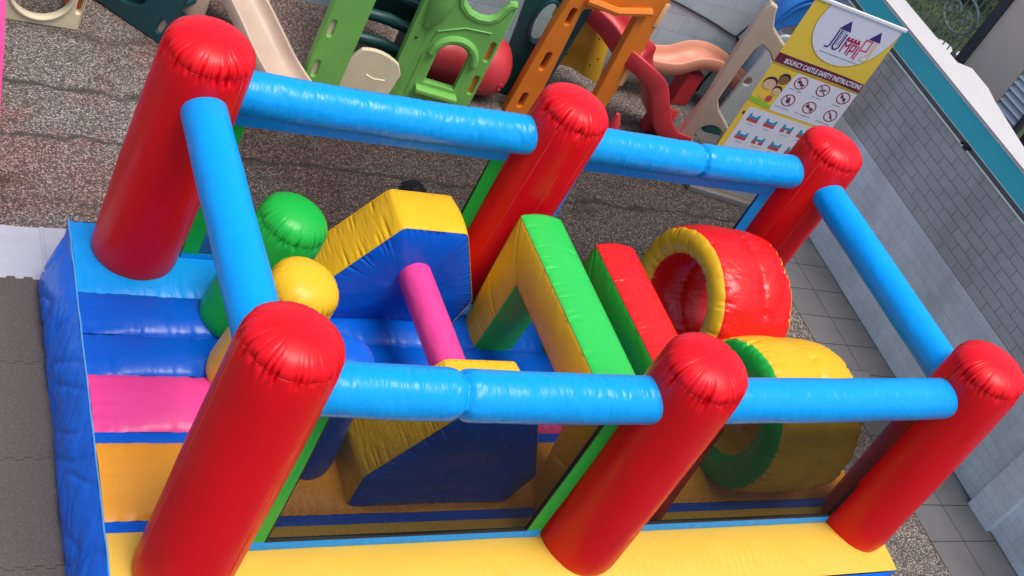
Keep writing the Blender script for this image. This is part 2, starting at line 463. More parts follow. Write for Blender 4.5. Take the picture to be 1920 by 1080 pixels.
mb.box(lw(wallx(0.4)-0.09, 0.20, G), lw(wallx(0.4)-0.006, 0.53, 1.66)); pil = mb.build('pilaster', WALL_B, sw, smooth=False)

bwl = empty('back_wall', (4.0, 7.35, G), math.radians(-3.4), 'pale blue painted block wall behind the slides, with a dark cable on it', 'wall')
mb = MB(); mb.box((-12, 0.0, 0), (4.45, 0.25, 3.2)); mb.build('blockwork', WALL_BK, bwl, smooth=False)
mb = MB()
def bwp(u, z): return (u, -0.012, z)
cab = [bwp(1.2, 1.30), bwp(2.6, 1.22), bwp(3.5, 1.06), bwp(4.0, 0.93), bwp(4.12, 0.92), bwp(4.17, 1.02), bwp(4.20, 1.10)]
mb.tube(catmull(cab, 5), 0.012, 6)
mb.tube(catmull([bwp(4.12, 0.92), bwp(4.20, 0.85), bwp(4.26, 0.78), bwp(4.16, 0.55), bwp(4.07, 0.25), bwp(4.05, 0.0)], 5), 0.016, 6)
mb.build('cable', BLACK, bwl)
mb = MB(); mb.tube([(4.38, -0.03, 0.0), (4.38, -0.03, 3.2)], 0.028, 10); mb.build('downpipe', mat('pale_blue_pipe', (0.33, 0.43, 0.48), 0.5), bwl)

# neighbour's side beyond the wall
LAWN, n, l, p = node_mat('lawn')
tc = n.new('ShaderNodeTexCoord')
z1 = noise_n(n, l, tc.outputs['Object'], 1.4, 6, 0.65)
r = ramp(n, [(0.3, (0.006, 0.014, 0.004)), (0.5, (0.02, 0.04, 0.008)), (0.75, (0.07, 0.09, 0.02))]); l.new(z1, r.inputs[0])
z2 = noise_n(n, l, tc.outputs['Object'], 30, 3, 0.7)
rr = ramp(n, [(0.3, (0.5, 0.5, 0.5)), (0.7, (1.3, 1.3, 1.3))]); l.new(z2, rr.inputs[0])
l.new(mixc(n, l, 1.0, r.outputs[0], rr.outputs[0], 'MULTIPLY'), p.inputs['Base Color']); p.inputs['Roughness'].default_value = 0.9
mb = MB(); mb.add([(10.2, 5.6, G+0.008), (60, 5.6, G+0.008), (60, 60, G+0.008), (10.2, 60, G+0.008)], [(0, 1, 2, 3)])
tag(mb.build('lawn', LAWN, smooth=False), kind='structure')
# grass blades tufts so the lawn has depth
mb = MB(); rg = random.Random(3)
for i in range(9000):
    x = rg.uniform(12.5, 20); y = rg.uniform(8.2, 15)
    h = rg.uniform(0.03, 0.11); a = rg.uniform(0, PI); w_ = 0.012
    dx, dy = math.cos(a)*w_, math.sin(a)*w_; lx, ly = rg.uniform(-.04, .04), rg.uniform(-.04, .04)
    mb.add([(x-dx, y-dy, G+0.008), (x+dx, y+dy, G+0.008), (x+lx, y+ly, G+h)], [(0, 1, 2)])
tag(mb.build('grass', mat('grass_blades', (0.035, 0.065, 0.012), 0.8, var=0.4), smooth=False), 'short green grass on the lawn beyond the iron fence', 'grass', kind='stuff')

for i, (x, y, s_) in enumerate([(14.55, 10.15, 0.30), (14.95, 9.9, 0.27), (15.4, 9.62, 0.25), (15.75, 9.35, 0.25), (14.5, 10.9, 0.33), (14.9, 11.6, 0.36)]):
    mb = MB()
    pts = [(s_*rg.uniform(.85, 1.1)*math.cos(2*PI*k/9), s_*.8*rg.uniform(.85, 1.1)*math.sin(2*PI*k/9)) for k in range(9)]
    vs = [(px, py, zz) for zz in (0, 0.05) for px, py in pts]
    mb.add(vs, [tuple(range(9))[::-1], tuple(range(9, 18))] + [(k, (k+1) % 9, (k+1) % 9 + 9, k+9) for k in range(9)])
    o = mb.build('stepping_stone', STONE, bevel=0.01); o.location = (x, y, G+0.01)
    tag(o, ['pale stepping stone of the lawn row, farthest from the dark fence post', 'pale stepping stone of the lawn row, second from its far end', 'pale stepping stone of the lawn row, second from the dark post',
            'pale stepping stone beside the dark fence post', 'large pale stepping stone behind the lawn row', 'largest pale stepping stone, farthest back in the lawn'][i], 'stone', 'stepping stones beyond the fence')

def bush(loc, r_, nleaf, seed, lab, hh=1.0):
    rr_ = random.Random(seed)
    e = empty('shrub', loc, 0, lab, 'shrub', 'shrubs beyond the iron fence')
    mb = MB(); mb2 = MB()
    for k in range(9):
        a = rr_.uniform(0, 2*PI); t = rr_.uniform(.3, .8)
        mb2.tube([(0, 0, 0), (r_*t*.4*math.cos(a), r_*t*.4*math.sin(a), r_*hh*.6), (r_*t*math.cos(a), r_*t*math.sin(a), r_*hh*1.3)], [0.03, 0.02, 0.008], 6)
    for k in range(nleaf):
        a = rr_.uniform(0, 2*PI); cz = rr_.uniform(-1, 1); rad = r_*rr_.uniform(0.55, 1.0)*(1+0.25*noise.noise(Vector((a*1.5, cz*2, seed))))
        s_ = math.sqrt(1-cz*cz)
        c_ = Vector((rad*s_*math.cos(a), rad*s_*math.sin(a), r_*hh*1.0 + rad*cz*hh))
        u = Vector((rr_.gauss(0, 1), rr_.gauss(0, 1), rr_.gauss(0, .6))).normalized(); v = u.orthogonal().normalized()
        L = rr_.uniform(.05, .11)
        mb.add([c_-u*L, c_+v*L*.4, c_+u*L, c_-v*L*.4], [(0, 1, 2, 3)])
    mb.build('foliage', LEAF, e, smooth=False); mb2.build('stem', DARKB, e)
LEAF = mat('leaf_green', (0.035, 0.085, 0.018), 0.6, var=0.5)
bush((15.2, 12.6, G), 0.9, 2600, 1, 'rounded dark green shrub at the left end of the neighbouring garden')
bush((17.4, 12.4, G), 1.1, 3200, 2, 'largest dark green shrub, behind the scrolls of the iron fence')
bush((19.6, 12.6, G), 1.0, 2600, 3, 'dark green shrub nearest the dark fence post')
bush((16.4, 15.0, G), 1.3, 3000, 4, 'dark green shrub farthest back in the neighbouring garden', 1.2)

fence = empty('iron_fence', (10.0, 7.0, G), 0, 'grey green wrought iron fence with bars and scrolls beyond the white coping', 'fence')
mb = MB()
def fp(y, z): return (0, y - 7.0, z - G)
yb = 5.68
while yb < 9.5:
    mb.tube([fp(yb, G), fp(yb, 3.6)], 0.009, 6); yb += 0.10
mb.build('bar', GREYI, fence)['kind'] = 'stuff'
for zz in (1.35, 2.55):
    mb = MB(); mb.box((-0.02, 5.5-7, zz-G), (0.02, 9.5-7, zz+0.035-G)); mb.build('rail', GREYI, fence, smooth=False)
def scroll(y, z, r0, sgn):
    return [fp(y + sgn*(r0*(1-t/26)*math.cos(t*0.42)), z + r0*(1-t/26)*math.sin(t*0.42)) for t in range(24)]
mb = MB()
for k in range(5):
    yc = 5.95 + k*0.72
    mb.tube([fp(yc + .30*math.cos(a*PI/12), 1.95 + .22*math.sin(a*PI/12)) for a in range(25)], 0.016, 6)
    for sg in (1, -1):
        q = scroll(yc - sg*0.12, 1.95, 0.11, sg); mb.tube([(-0.015, v[1], v[2]) for v in q], 0.013, 6)
mb.build('scrollwork', GREYI, fence)
mb = MB(); mb.box((-0.05, 5.44-7, 0), (0.05, 5.56-7, 4.6)); mb.build('post', DARKM, fence, smooth=False)

nb = empty('neighbour_wall', (10.0, 5.08, G), 0, 'plain beige rendered wall of the neighbouring house beyond the white coping', 'wall')
mb = MB(); mb.box((0.0, -0.37, 0), (0.35, 0.355, 4.6)); mb.build('render', BEIGEW, nb, smooth=False)
lv = empty('louvre', (10.0, 4.5, G), 0, 'white horizontal louvre panel beside the beige rendered wall', 'louvre')
mb = MB()
for k in range(52):
    z = 0.3 + k*0.085
    mb.add([(0.0, -0.2, z), (0.0, 0.2, z), (0.06, 0.2, z+0.05), (0.06, -0.2, z+0.05), (0.0, -0.2, z+.012), (0.0, 0.2, z+.012), (0.06, 0.2, z+0.062), (0.06, -0.2, z+0.062)],
           [(0,1,2,3),(4,7,6,5),(0,4,5,1),(3,2,6,7),(0,3,7,4),(1,5,6,2)])
s_ = mb.build('slat', WHITEM, lv, smooth=False); s_['kind'] = 'stuff'
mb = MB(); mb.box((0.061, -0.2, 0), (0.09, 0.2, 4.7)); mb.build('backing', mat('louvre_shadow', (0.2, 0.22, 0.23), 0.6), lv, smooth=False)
mb = MB(); mb.box((-0.01, -0.24, 0), (0.09, -0.2, 4.7)); mb.build('frame', DARKM, lv, smooth=False)
dk = empty('timber_fence', (10.05, 2.5, G), 0, 'dark brown timber fence at the far right beyond the coping', 'fence')
mb = MB()
for k in range(28):
    mb.box((rg.uniform(0, .02), -3.2 + k*0.175, 0), (0.05, -3.2 + k*0.175 + 0.16, 3.0))
mb.build('board', DARKB, dk, smooth=False)['kind'] = 'stuff'
mb = MB()
for zz in (0.5, 1.5, 2.5): mb.box((-0.02, -3.2, zz), (-0.002, 1.7, zz+0.1))
mb.build('rail', DARKB, dk, smooth=False)

# ------------------------------------------------------------------ foam mats and tarp at the left
FOAM, n, l, p = node_mat('grey_brown_foam')
tc = n.new('ShaderNodeTexCoord')
vo = n.new('ShaderNodeTexVoronoi'); vo.inputs['Scale'].default_value = 80; vo.inputs['Randomness'].default_value = 0.7; l.new(tc.outputs['Object'], vo.inputs['Vector'])
rr = ramp(n, [(0.15, (0.125, 0.10, 0.092)), (0.5, (0.078, 0.061, 0.057))]); l.new(vo.outputs['Distance'], rr.inputs[0])
l.new(rr.outputs[0], p.inputs['Base Color']); p.inputs['Roughness'].default_value = 0.8
b = n.new('ShaderNodeBump'); b.inputs['Strength'].default_value = 0.8; b.inputs['Distance'].default_value = 0.004; b.invert = True
l.new(vo.outputs['Distance'], b.inputs['Height']); l.new(b.outputs[0], p.inputs['Normal'])
TS = 0.86
def mat_outline(s_, tooth=0.055, d_=0.022):
    pts = []
    cnt = int(s_/(2*tooth)); st = s_/(2*cnt)
    def side(ax):
        out = []
        for k in range(cnt):
            a = k*2*st
            out += [(a, 0), (a+st*0.92, 0), (a+st*1.08, d_), (a+2*st-st*.08, d_)]
        return out
    for k, (ox, oy, ax, ay) in enumerate(((0, 0, 1, 0), (s_, 0, 0, 1), (s_, s_, -1, 0), (0, s_, 0, -1))):
        for (t, e_) in side(0):
            pts.append((ox + ax*t - ay*e_*1.0, oy + ay*t + ax*e_*1.0))
    return pts
mo = mat_outline(TS)
mlab = ['foam floor mat nearest the white tarp, with an open jigsaw edge', 'second foam floor mat from the white tarp', 'third foam floor mat from the white tarp', 'foam floor mat farthest from the white tarp, at the bottom left corner']
first = None
for (i, j) in [(0, 0), (0, 1), (0, 2), (0, 3)]:
    if first is None:
        mb = MB(); N = len(mo)
        mb.add([(x, y, z) for z in (0, 0.02) for x, y in mo], [tuple(range(N))[::-1], tuple(range(N, 2*N))] + [(k, (k+1) % N, (k+1) % N+N, k+N) for k in range(N)])
        first = mb.build('foam_mat', FOAM, smooth=False); o = first
    else:
        o = first.copy(); COL.objects.link(o)
    o.location = (-1.25, 1.99 - (TS-0.018)*j, G + 0.004)
    tag(o, mlab[j], 'floor mat', 'grey foam floor mats')

TARP = mat('white_tarp', (0.40, 0.40, 0.45), 0.6, bump=[(5, 0.7, 0.03, (1, 1, 1), 5)], var=0.05)
mb = MB()
def tf(u, v):
    x = -3.0 + u*2.95; y = 2.80 + v*0.62 + 0.01*math.sin(u*22)*(1 if v > .5 else 0.3)
    z = G + 0.008 + 0.012*max(0, noise.noise(Vector((x*2.2, y*3.5, 1)))) + 0.006*abs(noise.noise(Vector((x*7, y*7, 4))))
    return (x, y, z)
mb.grid(tf, 110, 26)
def fold(u, v): 
    x, y, z = tf(0.83 + 0.004*v + u*0.012, v); return (x, y, z + 0.012*math.sin(u*PI))
mb.grid(fold, 4, 26)
tag(mb.build('tarp', TARP, angle=60), 'creased white tarp lying between the foam mats and the pebbled ground', 'tarp')

# ------------------------------------------------------------------ the inflatable
inf = empty('inflatable_castle', (2.75, 1.25, G), 0, 'large inflatable obstacle course with red pillars, sky blue beams and a striped floor', 'bouncy castle')
OFF = Vector((-2.75, -1.25, -G))
MWI = Matrix.Translation(OFF)
def ibuild(mb, name, mats, parent=inf, **k):
    o = mb.build(name, mats, parent, **k)
    if parent is inf: o.matrix_local = MWI @ o.matrix_local if False else MWI
    return o

def make_pleats(rnd, N, lmin, lmax, amp):
    out = []
    for k in range(N):
        out.append((rnd.uniform(0, 1), rnd.uniform(.35, 1)**1.5*amp, rnd.uniform(lmin, lmax), rnd.uniform(0.35, 1.0)))
    return out

def lathe(prof, nseg, seams, rnd, pl_n=70, amp=0.014, length=(0.03, 0.10), wob=0.0, mats=None, closed=False):
    """prof: (axial, radius) points; seams: indices on the profile with pleats running away from them.
    local axis is z; returns MB"""
    P = [Vector((p_[0], p_[1])) for p_ in prof]
    S = [0.0]
    for i in range(1, len(P)): S.append(S[-1] + (P[i]-P[i-1]).length)
    tot = S[-1]
    nrm = []
    for i in range(len(P)):
        t = (P[min(i+1, len(P)-1)] - P[max(i-1, 0)]).normalized()
        nrm.append(Vector((-t.y, t.x)))     # in (axial, radius); points outward for a profile going up axis
    pls = [make_pleats(rnd, pl_n, length[0], length[1], amp) for _ in seams]
    mb = MB()
    for i in range(len(P)):
        for k in range(nseg):
            ph = k/nseg; dsp = 0.0
            for si, pl in zip(seams, pls):
                ds = S[i]-S[si]
                if closed and abs(ds) > tot/2: ds = tot - abs(ds)
                ads = abs(ds)
                if ads > length[1]*2.4: continue
                for (a, am, L, sd) in pl:
                    # half of the pleats lie more on one side of the seam
                    dphi = (ph - a + 0.5) % 1 - 0.5
                    wv = 0.0016 + 0.0030*sd
                    if abs(dphi) > wv*3: continue
                    LL = L*(1.0 if (ds > 0) == (sd > 0.45) else 0.5)
                    dsp -= am*math.exp(-(dphi/wv)**2)*math.exp(-(ads/LL)**2)
                dsp -= amp*0.12*math.exp(-(ads/0.008)**2)
            q = P[i] - nrm[i]*(-dsp) if False else P[i] + Vector((nrm[i].x*dsp, nrm[i].y*dsp))
            if wob: q = q + Vector((0, wob*noise.noise(Vector((math.cos(2*PI*ph)*2, math.sin(2*PI*ph)*2, S[i]*2.5 + nseg)))))
            rad = max(q.y, 0.0)
            mb.v.append((rad*math.cos(2*PI*ph), rad*math.sin(2*PI*ph), q.x))
    n = nseg
    for i in range(len(P)-1):
        for k in range(n):
            mb.f.append((i*n+k, i*n+(k+1) % n, (i+1)*n+(k+1) % n, (i+1)*n+k)); mb.m.append(mats[i] if mats else 0)
    return mb

def lean_matrix(b, t):
    b, t = Vector(b), Vector(t)
    q = Vector((0, 0, 1)).rotation_difference((t-b).normalized())
    return Matrix.Translation(b) @ q.to_matrix().to_4x4()

def column_profile(r, h, dome):
    body = [(0.0, r*0.80), (0.012, r*0.90), (0.04, r*0.965), (0.10, r*1.0)]
    nb_ = 14
    for k in range(1, nb_): body.append((0.10 + (h-0.30)*k/nb_, r*(1 + 0.012*math.sin(PI*k/nb_))))
    for k in range(0, 13): body.append((h-0.20 + 0.2*k/12, r*(1.0 - 0.03*(k/12)**2)))
    cap = [(h, r*0.97)]
    M = 18
    for k in range(1, M+1):
        t = k/M
        # pillow shaped: rises steeply at the rim then flattens
        a = t*PI/2
        cap.append((h + dome*math.sin(a)**0.9, r*0.97*max(math.cos(a), 0)**0.85))
    return body, cap

def column(name, base, top, r, m_, seed, dome=None, seams_at=(), nseg=260, label=None):
    rnd = random.Random(seed)
    h = (Vector(top)-Vector(base)).length
    dome = dome or r*0.52
    body, cap = column_profile(r, h, dome)
    st = rnd.getstate()
    full = body[:-1] + cap
    mb = lathe(full, nseg, [len(body)-1], rnd, pl_n=105, amp=0.024*r/0.3, length=(0.02*r/0.3, 0.13*r/0.3), wob=0.006)
    nb_ = len(body)-1
    # split into body and cap meshes
    B = MB(); Cp = MB()
    n = nseg
    B.v = mb.v[:(nb_+1)*n]; B.f = [f for f in mb.f if max(f) < (nb_+1)*n]; B.m = [0]*len(B.f)
    Cp.v = mb.v[nb_*n:]; Cp.f = [tuple(i-nb_*n for i in f) for f in mb.f if min(f) >= nb_*n]; Cp.m = [0]*len(Cp.f)
    mw = MWI @ lean_matrix(base, top)
    o = B.build(name, m_, inf, angle=80); o.matrix_local = mw
    c_ = Cp.build('cap', m_, o, angle=80, weld=0.0008)
    # welted seam ring
    S = MB()
    ring = [mb.v[nb_*n + k] for k in range(0, n)]
    ring = [(x*1.008, y*1.008, z) for x, y, z in ring]
    S.tube(ring + [ring[0]], 0.0022, 5, cap=False)
    s_ = S.build('seam', m_, o)
    for k_, a_ in enumerate(seams_at):
        V_ = MB(); a_ = math.radians(a_)
        V_.tube([((R_*1.001)*math.cos(a_), (R_*1.001)*math.sin(a_), z_) for z_, R_ in body[3:]], 0.0022, 5)
        V_.build('side_seam', SEAM_R, o)
    if label: o['label'] = label
    return o

H = 1.92
PIL = {
 'A': ((-0.11, -0.11, -0.03), (0.01, 0.03, H+0.03), 0.298), 'B': ((2.83, -0.04, -0.03), (2.77, -0.04, H+0.03), 0.30), 'C': ((5.68, 0.01, -0.03), (5.58, 0.05, H+0.03), 0.30),
 'D': ((-0.03, 2.65, -0.03), (0.02, 2.60, H), 0.315), 'E': ((2.80, 2.60, -0.03), (2.88, 2.59, H), 0.30), 'F': ((5.62, 2.62, -0.03), (5.66, 2.63, H), 0.30)}
for i, k in enumerate('ABCDEF'):
    b_, t_, r_ = PIL[k]
    column('pillar', b_, t_, r_, RED, 20+i, seams_at={'A': (300, 180), 'B': (308,), 'C': (175,), 'D': (305,), 'E': (225, 262, 290), 'F': (215, 250)}[k])

def at_h(k, z):
    b_, t_, _ = PIL[k]; b_, t_ = Vector(b_), Vector(t_)
    return b_.lerp(t_, (z-b_.z)/(t_.z-b_.z))

def beam(k0, k1, r_, z, pinch=None, seed=0, wr=1.0, sag=0.0):
    a, b = at_h(k0, z), at_h(k1, z)
    L = (b-a).length; ax = (b-a).normalized()
    s_ = ax.cross(Vector((0, 0, 1))).normalized(); up = s_.cross(ax)
    rnd = random.Random(seed)
    N, M = int(L*(110 if wr > .3 else 30)), 44
    creases = []
    nC = int(L*16*wr)
    for c_ in range(nC):
        creases.append((rnd.choice((rnd.uniform(0.05, L-0.05), rnd.gauss(L*0.3, L*0.12), rnd.gauss(L*0.75, L*0.1))), rnd.uniform(-0.7, 1.3), rnd.uniform(.12, .55), rnd.uniform(.002, .007), rnd.uniform(.009, .016), rnd.uniform(-.10, .10)))
    if pinch:
        for c_ in range(46):
            creases.append((pinch*L + rnd.uniform(-.0, .0), 0, 0, 0, 0, 0))
    pc = [(rnd.uniform(0, 2*PI), rnd.uniform(.004, .012), rnd.uniform(.03, .12), rnd.choice((-1, 1))) for _ in range(44)]
    mb = MB()
    for i in range(N+1):
        s0 = L*i/N
        rad0 = r_*(1 + 0.015*math.sin(PI*s0/L))
        for k in range(M):
            ph = 2*PI*k/M; rr_ = rad0
            for (c0, pc0, hw, am, wd, sl_) in creases:
                if am == 0: continue
                dphi = (ph - (PI/2 - pc0) + PI) % (2*PI) - PI
                if abs(dphi) > hw*2: continue
                dd = s0 - c0 - sl_*dphi
                if abs(dd) > wd*4: continue
                rr_ -= am*wr*math.exp(-(dd/wd)**2)*math.exp(-(dphi/hw)**2)
            if pinch:
                ds = s0 - pinch*L
                rr_ -= 0.030*math.exp(-(abs(ds)/0.028)**1.3)
                if abs(ds) < 0.3:
                    for (pa, am, ln, sd) in pc:
                        dphi = (ph - pa + PI) % (2*PI) - PI
                        if abs(dphi) < 0.3 and ds*sd > -0.01:
                            rr_ -= am*math.exp(-(dphi/0.075)**2)*math.exp(-(abs(ds)/ln)**1.5)
            rr_ += 0.004*noise.noise(Vector((s0*3, math.cos(ph)*1.2, math.sin(ph)*1.2 + seed)))
            c_ = a + ax*s0 + Vector((0, 0, -sag*math.sin(PI*s0/L)))
            mb.v.append(tuple(c_ + s_*(rr_*math.cos(ph)) + up*(rr_*math.sin(ph))))
    for i in range(N):
        for k in range(M):
            mb.f.append((i*M+k, i*M+(k+1) % M, (i+1)*M+(k+1) % M, (i+1)*M+k)); mb.m.append(0)
    return ibuild(mb, 'beam', SKYB if wr > .3 else SKYPLAIN, angle=75)
HB = 1.64
beam('A', 'B', 0.158, HB+0.012, 0.41, 1, 1.0, 0.03)
beam('B', 'C', 0.155, HB+0.012, None, 2, 0.6, 0.015)
beam('D', 'E', 0.155, HB+0.01, 0.0001, 3, 1.2, 0.03)
beam('E', 'F', 0.150, HB+0.01, 0.52, 4, 0.8, 0.025)
beam('A', 'D', 0.150, HB, None, 5, 0.12)
beam('C', 'F', 0.145, HB, None, 6, 0.12)

# ---- floor: long tubes along x, each its own part
FX0, FX1 = -0.46, 5.93
def band(y0, y1, m_, crown=0.03, name='floor_tube', seed=0, edge=0.0, z0=0.0):
    mb = MB()
    def fn(u, v):
        x = FX0 + 0.0*v + (FX1-FX0)*u; y = y0 + (y1-y0)*v
        # left edge leans slightly
        x += -0.012*(y-2.9)*(1-u)*-1 if False else (0.02*(y-2.9))*(1-u)
        e = min(u*(FX1-FX0), (1-u)*(FX1-FX0))
        fade = 1-math.exp(-(e/0.25)**2)
        z = z0 + crown*(math.sin(PI*v)**0.6)*(0.35+0.65*fade)
        for q in (u,):
            z += 0.004*noise.noise(Vector((x*2.0, y*5, seed)))
            z += (-0.016*abs(noise.noise(Vector((x*11, y*1.0, seed+5))))**0.8*math.exp(-(min(v, 1-v)*(y1-y0)/0.09)) - 0.012*abs(noise.noise(Vector((x*1.5, y*14, seed+9))))*math.exp(-(e/0.22)**2))*min(1, crown/0.03)
        pass
        return (x, y, z)
    mb.grid(fn, 420, 22)
    return ibuild(mb, name, m_, angle=75)
band(2.22, 2.95, SKYP, 0.05, seed=1)['label'] = 'sky blue floor band along the back'
band(1.83, 2.22, BLUE, 0.055, seed=2)
band(1.46, 1.83, BLUE, 0.05, seed=12)
band(0.975, 1.46, PINK, 0.055, seed=3)['label'] = 'pink floor band'
band(0.885, 0.975, BLUE, 0.004, name='floor_strip', seed=4, z0=-0.006)
band(0.285, 0.885, ORA, 0.065, seed=5)['label'] = 'orange floor band'
band(0.20, 0.285, BLUE, 0.004, name='floor_strip', seed=6, z0=-0.006)
band(0.06, 0.20, YEL_F, 0.006, seed=7)['label'] = 'narrow yellow floor band just inside the front net'
# front yellow border, bulging and gathered
mb = MB()
rnd = random.Random(9)
def yfn(u, v):
    x = FX0 + (FX1-FX0)*u - 0.06*(1-u)
    t = v
    y = 0.06 - 0.50*t
    e = min(u, 1-u)*(FX1-FX0)
    z = 0.045*math.sin(PI*min(t*1.0, 1))**0.7*(1-math.exp(-(e/.3)**2)) - 0.03*t*t
    g = math.sin(x*88 + 4*noise.noise(Vector((x*3, 0, 0))))
    env = max(0, noise.noise(Vector((x*1.1, 3.3, 0)))+0.35)
    z += 0.0035*g*env*math.exp(-((t-0.62)/0.28)**2)
    z += 0.012*noise.noise(Vector((x*1.2, y*3, 7)))
    return (x, y, z)
mb.grid(yfn, 640, 16)
ibuild(mb, 'floor_border', YEL_F, angle=75)['label'] = 'wide yellow front border of the floor'

# ---- skirt all round, one part per side
def skirt(name, pa, pb, out, m_, seed, amp=0.03, zt=0.0, bulge=0.16):
    pa, pb = Vector(pa), Vector(pb); out = Vector(out)
    L = (pb-pa).length
    mb = MB()
    def fn(u, v):
        q = pa.lerp(pb, u)
        z = zt + (G - zt)*v
        o = bulge*math.sin(PI*min(1, v*0.62 + 0.02))**0.8
        wx = u*L + 0.12*noise.noise(Vector((u*L*2, z*3, seed+20)))
        wv = noise.noise(Vector((wx*2.0, z*1.2, seed))) * amp
        wv += -(max(0, 0.22-abs(noise.noise(Vector((wx*4.0 + z*2.5, z*2.2, seed+3)))))/0.22)**1.5*amp*0.55
        wv += -(max(0, 0.16-abs(noise.noise(Vector((wx*7.0 - z*5, z*3.0, seed+7)))))/0.16)**1.5*amp*0.30
        env = math.sin(PI*min(max(v, 0.0), 1.0))**0.5
        e = min(u, 1-u)*L
        o = (o + wv*env)*(1-math.exp(-((e+0.02)/0.12)**2))
        q = q + out*o
        return (q.x, q.y, z)
    mb.grid(fn, int(L*60), 34)
    return ibuild(mb, name, m_, angle=75)
skirt('side_skirt', (-0.526, -0.44, -0.03), (-0.459, 2.95, 0.0), (-1, 0, 0), BLUE_C, 1, 0.034, zt=0.004, bulge=0.14)['label'] = 'crumpled blue side skirt'
skirt('side_skirt', (5.93, -0.44, -0.03), (5.93, 2.95, -0.03), (1, 0, 0), GRN, 2, 0.02, zt=-0.022, bulge=0.08)['label'] = 'green side skirt at the right end'
skirt('side_skirt', (-0.52, -0.44, -0.03), (5.93, -0.44, -0.03), (0, -1, 0), BLUE_C, 3, 0.03, zt=-0.03, bulge=0.10)
skirt('side_skirt', (-0.46, 2.95, -0.03), (5.93, 2.95, -0.03), (0, 1, 0), BLUE_C, 4, 0.03, zt=-0.012, bulge=0.10)
mb = MB()
mb.tube([(-0.46 + 0.02*(y-2.9) - 0.006 + 0.004*noise.noise(Vector((y*6, 0, 0))), y, 0.006+0.004*noise.noise(Vector((y*9, 3, 0)))) for y in [2.95 - 3.38*k/60 for k in range(61)]], 0.007, 6)
ibuild(mb, 'seam', mat('light_blue_piping', (0.10, 0.35, 0.75), 0.5))

# ---- netting panels
def net_panel(x0, x1, y, side_mat, sides=(True, True), slant=(0.0, 0.0), z0=0.10, z1=1.40, sw_=0.125):
    fr = None
    fth = 0.02
    mb = MB()
    mb.grid(lambda u, v: (x0 + (x1-x0)*u, y + 0.006*math.sin(u*9), z0 + (z1-z0)*v), 10, 6)
    fr = ibuild(mb, 'net_panel', net)
    def part(name, m_, lo, hi):
        q = MB()
        q.grid(lambda u, v: (lo[0]+(hi[0]-lo[0])*u, y - fth/2 - 0.006*math.sin(PI*v)+0.003*noise.noise(Vector((u*20, v*5, x0))), lo[1]+(hi[1]-lo[1])*v), 40, 6)
        q.grid(lambda u, v: (lo[0]+(hi[0]-lo[0])*u, y + fth/2 + 0.006*math.sin(PI*v), lo[1]+(hi[1]-lo[1])*v), 40, 6)
        q.grid(lambda u, v: (lo[0]+(hi[0]-lo[0])*u, y - fth/2 + fth*v, lo[1]), 40, 1)
        q.grid(lambda u, v: (lo[0]+(hi[0]-lo[0])*u, y - fth/2 + fth*v, hi[1]), 40, 1)
        q.grid(lambda u, v: (lo[0], y - fth/2 + fth*u, lo[1]+(hi[1]-lo[1])*v), 1, 6)
        q.grid(lambda u, v: (hi[0], y - fth/2 + fth*u, lo[1]+(hi[1]-lo[1])*v), 1, 6)
        return q.build(name, m_, fr, weld=0.0015, angle=50)
    part('rail', SKYP, (x0, z1), (x1, z1+0.13))
    part('rail', SKYP, (x0, z0-0.11), (x1, z0))
    if sides[0]: part('side_strip', side_mat, (x0, z0), (x0+sw_, z1))
    if sides[1]: part('side_strip', side_mat, (x1-sw_, z0), (x1, z1))
    bx0 = x0 + (sw_ if sides[0] else 0); bx1 = x1 - (sw_ if sides[1] else 0)
    q = MB(); t = 0.011 if y < 1 else 0.003; yb_ = 0.014 if y < 1 else 0.004
    for lo, hi in (((bx0, z0), (bx1, z0+t)), ((bx0, z1-t), (bx1, z1)), ((bx0, z0+t), (bx0+t, z1-t)), ((bx1-t, z0+t), (bx1, z1-t))):
        q.box((lo[0], y-yb_, lo[1]), (hi[0], y+yb_, hi[1]))
    q.build('binding', BLACK, fr, smooth=False)
    return fr
net_panel(0.30, 2.50, 0.035, GRN, z1=1.385)
net_panel(3.12, 5.36, 0.045, BLUE, sides=(False, False), z1=1.385)
net_panel(0.30, 2.53, 2.60, GRN, z1=1.36)
net_panel(3.15, 5.32, 2.62, SKYP, z1=1.36)

# ---- bop posts
column('punch_post', (0.60, 2.02, -0.02), (0.76, 2.03, 1.0), 0.265, GRN, 41, dome=0.17, nseg=220, label='green padded post')
column('punch_post', (0.55, 1.47, -0.02), (0.69, 1.38, 1.0), 0.258, YEL, 42, dome=0.17, nseg=220, label='yellow padded post')
column('punch_post', (0.84, 0.74, -0.02), (0.82, 0.78, 0.98), 0.225, BLUE, 43, dome=0.15, nseg=220, label='blue padded post')

# ---- trapezoid blocks (blue faces, yellow rim)
def pleat_fn(rnd, per, N, amp, lr):
    pl = [(rnd.uniform(0, per), rnd.uniform(.3, 1)*amp, rnd.uniform(*lr), rnd.uniform(.006, .013), rnd.choice((0, 1))) for _ in range(N)]
    def f(s_, d0, d1):
        v = 0
        for (a, am, L, wd, side) in pl:
            dd = abs((s_-a + per/2) % per - per/2)
            if dd > wd*3: continue
            v += am*math.exp(-(dd/wd)**2)*math.exp(-((d0 if side else d1)/L)**2)
        return v
    return f

